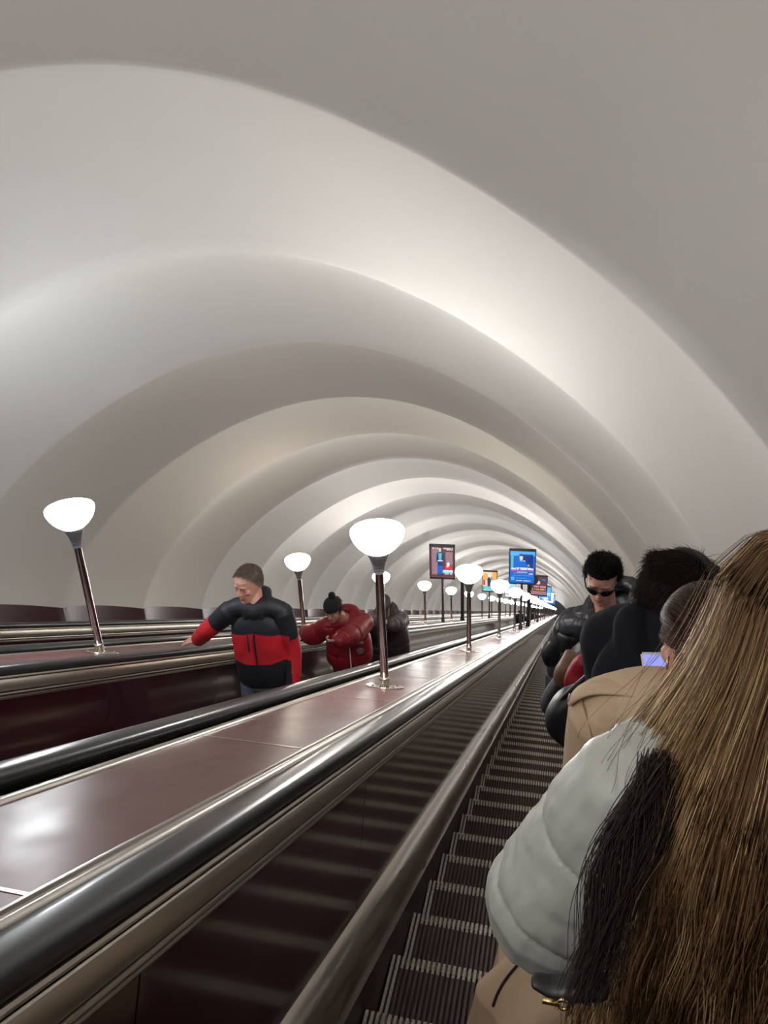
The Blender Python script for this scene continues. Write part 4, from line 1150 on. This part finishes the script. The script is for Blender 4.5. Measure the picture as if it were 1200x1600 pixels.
# guide for one strand: phi around the head (0 = straight back, -pi/2 = left ear), layer 0..1
hc = np.array(f7.hc)
ZK = np.array([.150, .125, .07, 0., -.06, -.12, -.20, -.30, -.45, -.60, -.78])
WK = np.array([.012, .075, .110, .125, .142, .168, .205, .228, .240, .245, .25])
DK = np.array([.012, .080, .118, .132, .140, .165, .205, .220, .225, .215, .205])
def hair_pts(phi, lay, ln, n_, wave, part):
    m_ = 34
    v = np.linspace(0, 1, m_)
    z = .153 - v[None, :] * (ln[:, None] + .153)
    wz = np.interp(z, ZK[::-1], WK[::-1]); dz = np.interp(z, ZK[::-1], DK[::-1])
    k = (1.0 - .16 * lay)[:, None]
    ph = phi[:, None] * (1 - .10 * v[None, :] ** 2)
    x = wz * np.sin(ph) * k; y = -dz * np.cos(ph) * k * (1 + .0 * v)
    # waves that strands of one lock share
    amp = np.clip((v - .15) * 1.4, 0, 1)[None, :]
    x = x + amp * (.011 * np.sin(z * 13 + wave[:, 0:1] * 6.3) + .005 * np.sin(z * 37 + wave[:, 1:2] * 6.3))
    y = y + amp * (.012 * np.sin(z * 15 + wave[:, 2:3] * 6.3))
    return np.stack([x, y, z], -1)
def put(L_): return L_[..., 0:1] * np.array(f7.r) + L_[..., 1:2] * np.array(f7.f) + L_[..., 2:3] * np.array(f7.u) + hc
def lock_hair(n, nl, phr, layr, lnr, seed, bright):
    rg = np.random.default_rng(seed)
    lp = rg.uniform(phr[0], phr[1], nl); lw = rg.uniform(0, 1, (nl, 3)); lt = rg.uniform(0, 1, nl)
    li = rg.integers(0, nl, n)
    phi = lp[li] + rg.normal(size=n) * .05; lay = rg.uniform(layr[0], layr[1], n)
    wv = lw[li] + rg.normal(size=(n, 3)) * .03
    ln = rg.uniform(lnr[0], lnr[1], n)
    P_ = hair_pts(phi, lay, ln, n, wv, 0)
    P_ += (rg.normal(size=(n, 1, 3)) * .004) * np.linspace(.2, 1.6, P_.shape[1])[None, :, None]
    # dark root, lights in some locks, lighter leftwards; shade lower down is painted in
    v = np.linspace(0, 1, P_.shape[1])[None, :]
    side = np.clip(-phi / 1.5, 0, 1)[:, None]
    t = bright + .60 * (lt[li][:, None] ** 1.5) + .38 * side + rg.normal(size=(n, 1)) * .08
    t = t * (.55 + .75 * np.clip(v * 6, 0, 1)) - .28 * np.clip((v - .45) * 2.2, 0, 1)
    return put(P_), np.clip(t, .02, 1)
PA, TA = lock_hair(7000, 110, (-1.62, 1.5), (0, .5), (.70, .92), 5, .12)
PB, TB = lock_hair(2500, 60, (-1.6, 1.5), (.5, 1.0), (.68, .90), 6, -.05)
PT = np.concatenate([PA, PB]); TT = np.concatenate([TA, TB])
# underlay so that no gap shows through the hair
ph_ = np.linspace(-1.5, 1.5, 40); UL = hair_pts(ph_, np.full(40, 1.15), np.full(40, .78), 40, np.full((40, 3), .3), 0)
UL = put(UL); m_ = UL.shape[1]
vs = UL.reshape(-1, 3).tolist(); fs = [(i * m_ + j, (i + 1) * m_ + j, (i + 1) * m_ + j + 1, i * m_ + j + 1) for i in range(39) for j in range(m_ - 1)]
me = mesh(vs, fs); o_ = link('hair', me, CAPM['blonde_cap'], p7, True)
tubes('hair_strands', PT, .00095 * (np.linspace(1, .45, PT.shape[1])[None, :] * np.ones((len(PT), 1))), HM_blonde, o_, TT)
# flyaways round the crown
n = 260; rg = np.random.default_rng(9)
wv = rg.uniform(0, 1, (n, 3)); PF = hair_pts(rg.uniform(-1.7, 1.2, n), rg.uniform(-.9, -.1, n), rg.uniform(.1, .45, n), n, wv, 0); PF += rg.normal(size=(n, 1, 3)) * .012 * np.linspace(0, 1.5, PF.shape[1])[None, :, None]
tubes('flyaway_hair', put(PF), .00035 * np.ones((n, PF.shape[1])), HM_blonde, o_, rg.uniform(.2, .7, n))
# dark lock falling between the sleeve and the back
n = 520; rg = np.random.default_rng(12); a0 = rg.uniform(0, 1, n); v = np.linspace(0, 1, 26)[None, :]
st = np.array(f7.sh[-1] + f7.r * .075 - f7.f * .115 + f7.u * .03)
A0, A1 = np.array(at(1030, 1190, .985)), np.array(at(905, 1560, .93))
rr_ = (a0 - .5)[:, None, None] * np.array(f7.r) * .045 * (.25 + .9 * np.sin(3.0 * v))[..., None]
PD = A0 + (A1 - A0) * (v * rg.uniform(.75, 1.05, (n, 1)))[..., None] + rr_ + (.008 * np.sin(8 * v + 7 * a0[:, None]))[..., None] * np.array(f7.r) + rg.normal(size=(n, 1, 3)) * .008
tubes('dark_lock', PD, .0008 * np.linspace(1, .5, 26)[None, :] * np.ones((n, 1)), HM_dark, o_, rg.uniform(0, .7, n))
# black shoulder bag with gold clasp under the elbow
c_ = at(862, 1541, 1.0)
b = MB(); loft(b, [c_ + f7.r * -.022 + f7.u * .004, c_ + f7.r * .01, c_ + f7.r * .06 + f7.u * .02], [(.006, .012), (.011, .018), (.014, .02)], side=(0, 0, 1), n=20)
hb = tag(b.build('handbag', M['leather'], None, True), 'black leather handbag with gold clasp under the pale puffer elbow', 'bag')
b = MB(); vs = []; fs = []; cc = c_ + f7.r * .016 - f7.f * .024 + f7.u * .004
for i in range(20):
    a = 2 * math.pi * i / 20
    for j in range(8):
        t = 2 * math.pi * j / 8; r_ = .0085 + .0022 * math.cos(t)
        vs.append(cc + f7.f * -.0022 * math.sin(t) + (f7.r * math.cos(a) * .8 + f7.u * math.sin(a)) * r_)
        fs.append((i * 8 + j, ((i + 1) % 20) * 8 + j, ((i + 1) % 20) * 8 + (j + 1) % 8, i * 8 + (j + 1) % 8))
b.add(vs, fs); b.box(cc - f7.r * .016, (.010, .003, .003)); b.build('gold_clasp', M['gold'], hb, True)
# ================================================================== poster boards and posts on the decks
def emis(name, c, k=1.0): return mat(name, tuple(x * .3 for x in c), .3, emit=(c, k * .42))
E_ = {n: emis('poster ' + n, c) for n, c in dict(white=(.95, .97, 1.), blue=(.02, .16, .70), deep=(.01, .05, .25), sky=(.10, .45, 1.), red=(.75, .05, .10), brown=(.16, .07, .075),
      mauve=(.38, .22, .26), teal=(.12, .55, .58), skin=(.85, .68, .58), navy=(.03, .06, .20), orange=(.95, .48, .14), cream=(.90, .74, .50), pink=(.92, .35, .55), dark=(.03, .03, .045), cyan=(.35, .85, .95), grey=(.35, .36, .40)).items()}
EK = list(E_.keys()); EI = {k: i for i, k in enumerate(EK)}
def board(X, Y, label, design, group, z0=.72, z1=1.69, wd=.66, yaw=0.):
    base = W(X, DECK_H, Y); root = tag(empty('poster_stand', base), label, 'poster board', group)
    rot = Matrix.Rotation(yaw, 3, 'Z')
    L = lambda x, y, z: base + rot @ Vector((x, y, z))
    h0, h1 = z0 - DECK_H, z1 - DECK_H
    b = MB(); b.lathe([(.032, -.03), (.032, h0 + .04)], 20, c=base); b.lathe([(.05, -.04), (.05, .13), (.034, .16)], 20, c=base); b.build('pole', mat_pole, root, 40)
    b = MB(); fw = .026; dp = .055
    for (x, z, hx, hz) in ((0, h0 + fw / 2, wd / 2, fw / 2), (0, h1 - fw / 2, wd / 2, fw / 2), (-wd / 2 + fw / 2, (h0 + h1) / 2, fw / 2, (h1 - h0) / 2), (wd / 2 - fw / 2, (h0 + h1) / 2, fw / 2, (h1 - h0) / 2)):
        b.box(L(x, 0, z), (hx, dp, hz), 0, rot)
    b.box(L(0, .02, (h0 + h1) / 2), (wd / 2 - .01, .03, (h1 - h0) / 2 - .01), 0, rot)
    b.build('frame', M['board_frame'], root)
    b = MB(); iw, ih = wd - 2 * fw, (h1 - h0) - 2 * fw
    def q(u, v, du, dv, c, lay=1):      # centre and size in fractions, v up
        b.box(L((u - .5) * iw, -.018 - .0012 * lay, h0 + fw + v * ih), (du * iw / 2, .0008, dv * ih / 2), EI[c], rot)
    def poly(pts, c, lay=2):
        b.add([L((u - .5) * iw, -.018 - .0012 * lay - .001, h0 + fw + v * ih) for u, v in pts], [tuple(range(len(pts)))], EI[c])
    def ell(u, v, du, dv, c, lay=3): poly([(u + du * math.cos(t * math.pi / 8), v + dv * math.sin(t * math.pi / 8)) for t in range(16)], c, lay)
    def text(u0, u1, v, hgt, c, seed, lay=4):
        rg = random.Random(seed); u = u0
        while u < u1:
            w_ = rg.uniform(.5, 1.) * hgt * .75
            if rg.random() < .16: u += w_; continue
            q(u + w_ / 2, v, w_ * .78, hgt, c, lay); u += w_
    design(q, poly, ell, text)
    b.build('poster', [E_[k] for k in EK], root)
    return root
mat_pole = mat('grey painted pole', (.17, .17, .175), .35, .6)
def d_soldier(q, poly, ell, text):
    q(.5, .5, 1, 1, 'brown', 0); q(.2, .5, .3, .8, 'mauve', 1); q(.8, .62, .3, .4, 'mauve', 1)
    poly([(.27, .78), (.24, .52), (.30, .50), (.29, .06), (.37, .04), (.40, .38), (.44, .04), (.52, .06), (.52, .50), (.60, .52), (.55, .78), (.42, .83)], 'navy', 2)
    poly([(.31, .38), (.52, .38), (.52, .14), (.44, .12), (.41, .3), (.38, .12), (.30, .14)], 'blue', 3); poly([(.33, .78), (.49, .78), (.46, .56), (.36, .56)], 'teal', 3); q(.415, .54, .22, .03, 'white', 4)
    ell(.41, .87, .05, .055, 'skin', 4); ell(.41, .915, .05, .02, 'white', 5); ell(.76, .43, .06, .07, 'white', 3); poly([(.60, .25), (.62, .40), (.92, .40), (.95, .25)], 'red', 2); ell(.72, .38, .04, .05, 'cream', 4)
    text(.08, .34, .93, .035, 'white', 1); text(.55, .94, .93, .04, 'white', 2); text(.68, .94, .89, .03, 'white', 3)
    q(.73, .20, .45, .09, 'cyan', 3); text(.54, .92, .235, .03, 'white', 4, 6); text(.6, .92, .13, .03, 'white', 5)
def d_show(q, poly, ell, text):
    q(.5, .5, 1, 1, 'cream', 0); q(.5, .12, 1, .26, 'teal', 1); q(.85, .75, .3, .5, 'orange', 1); ell(.22, .72, .2, .18, 'orange', 2); poly([(.36, .25), (.34, .6), (.45, .75), (.58, .62), (.62, .25)], 'navy', 3)
    ell(.46, .80, .08, .08, 'white', 4); ell(.64, .66, .08, .09, 'grey', 4); q(.12, .45, .14, .3, 'red', 2); text(.1, .55, .17, .07, 'cyan', 7); text(.1, .6, .07, .04, 'white', 8)
def d_blue(q, poly, ell, text):
    q(.5, .5, 1, 1, 'blue', 0); q(.5, .92, 1, .16, 'sky', 1); q(.72, .68, .42, .42, 'deep', 1); q(.09, .68, .10, .44, 'teal', 1); q(.5, .14, 1, .28, 'blue', 1)
    poly([(.24, .47), (.24, .62), (.33, .70), (.46, .73), (.60, .68), (.68, .60), (.72, .47)], 'blue', 3); poly([(.36, .68), (.46, .66), (.56, .69), (.47, .73)], 'sky', 4)
    ell(.45, .79, .07, .085, 'skin', 5); poly([(.36, .84), (.38, .89), (.46, .91), (.54, .88), (.55, .84)], 'navy', 6); ell(.75, .55, .05, .04, 'grey', 4); q(.58, .69, .07, .02, 'white', 5)
    text(.05, .95, .435, .055, 'white', 11); text(.25, .85, .47, .025, 'white', 17); text(.05, .95, .375, .028, 'red', 12); text(.3, .7, .335, .018, 'white', 13); text(.15, .66, .30, .03, 'red', 14); text(.72, .93, .29, .03, 'white', 15)
    text(.10, .92, .23, .018, 'sky', 16); q(.12, .13, .15, .11, 'sky', 3); text(.26, .70, .15, .016, 'sky', 18); text(.26, .85, .07, .025, 'white', 19)
def d_film(q, poly, ell, text):
    q(.5, .5, 1, 1, 'dark', 0); q(.5, .75, 1, .5, 'brown', 1); ell(.30, .80, .16, .2, 'dark', 3); ell(.45, .66, .12, .10, 'skin', 2); q(.78, .80, .26, .22, 'navy', 3); text(.68, .92, .84, .03, 'sky', 20); text(.68, .92, .78, .03, 'sky', 21)
    text(.06, .94, .45, .09, 'pink', 22); text(.06, .94, .31, .09, 'orange', 23); q(.5, .12, 1, .2, 'mauve', 2)
def d_sky(q, poly, ell, text):
    q(.5, .5, 1, 1, 'sky', 0); q(.5, .15, 1, .3, 'blue', 1); ell(.4, .7, .25, .14, 'white', 2); text(.1, .9, .48, .07, 'white', 30); text(.1, .7, .15, .04, 'cyan', 31)
def d_pale(q, poly, ell, text):
    q(.5, .5, 1, 1, 'white', 0); q(.5, .8, .9, .3, 'cyan', 1); ell(.5, .5, .25, .2, 'teal', 2); text(.1, .9, .2, .06, 'navy', 33)
GB = 'poster boards on poles over the decks'
board(-3.11, 17.70, 'poster board with a standing figure in blue and red seated figures, leftmost of the boards', d_soldier, GB, yaw=.06)
board(-3.11, 29.40, 'small orange and teal poster board between two big lamp bowls', d_show, GB, z1=1.72, yaw=.06)
board(-3.11, 41.30, 'tiny pale poster board far down the left deck', d_pale, GB)
board(-1.033, 17.42, 'blue poster board with an officer figure, largest board right of centre', d_blue, GB, z0=.73, z1=1.68, yaw=.06)
board(-1.033, 29.8, 'dark poster board with pink and orange lettering right behind the blue one', d_film, GB, wd=.72)
board(-1.033, 42.0, 'sky blue poster board, third along the wide deck', d_sky, GB)
board(-1.033, 54.0, 'pale cyan poster board, fourth along the wide deck', d_pale, GB)
board(-1.033, 66.0, 'bright blue poster board, fifth and smallest along the wide deck', d_sky, GB)
for X_, lb in ((-3.11, 'tall black post on the left deck behind the second big lamp'), (-1.033, 'tall black post on the wide deck under the dark poster board')):
    root = tag(empty('black_post', W(X_, DECK_H, 21.3)), lb, 'post')
    b = MB(); b.lathe([(.055, -.04), (.055, 1.62)], 20, c=root.location); b.build('pole', M['cap'], root, 40)
    b = MB(); b.lathe([(.07, -.06), (.07, .08)], 20, c=root.location); b.lathe([(.065, 1.62), (.075, 1.66), (.05, 1.74), (.01, 1.76)], 20, c=root.location); b.build('base_and_cap', M['cap'], root, 40)
# ================================================================== distant riders on the middle escalator
def rider(X, Y, h, coat, label):
    f_ = Fig((X, Y, tread_z(Y)), math.radians(175), h, lean=.05, head=(math.radians(180), .3))
    for q in (-1, 1): f_.arm(q, f_.sh[q] - f_.u * .5 + f_.f * .15, (q * -.3, .5, 0))
    p_ = body(f_, 'person', label, M['skin'], {}, voxel=.014, group='distant riders on the middle escalator')
    jm_ = top_mesh(f_, [(-.06, .125, .09), (.05, .125, .09), (.15, .122, .085), (.24, .11, .07), (.29, .06, .045)], [.045, .044, .042, .04, .034], voxel=.014, seed=3)
    jm_.materials.append(coat); link('coat', jm_, None, p_); trousers(f_, M['black_trousers'], p_, voxel=.014)
    mb_ = MB(); ball(mb_, f_.Mh @ Vector((0, -.012, .055)), (.088, .108, .078), f_.Mh.to_3x3()); link('hair', mb_.mesh(), CAPM['black_cap'], p_, True)
rider(-2.0, 33.4, 1.86, M['black_cloth'], 'tiny rider in black far down, nearer of the two between the lamp poles')
rider(-1.9, 45.2, 1.80, M['plum_cloth'], 'tiny rider in dark clothes farthest down between the lamp poles')
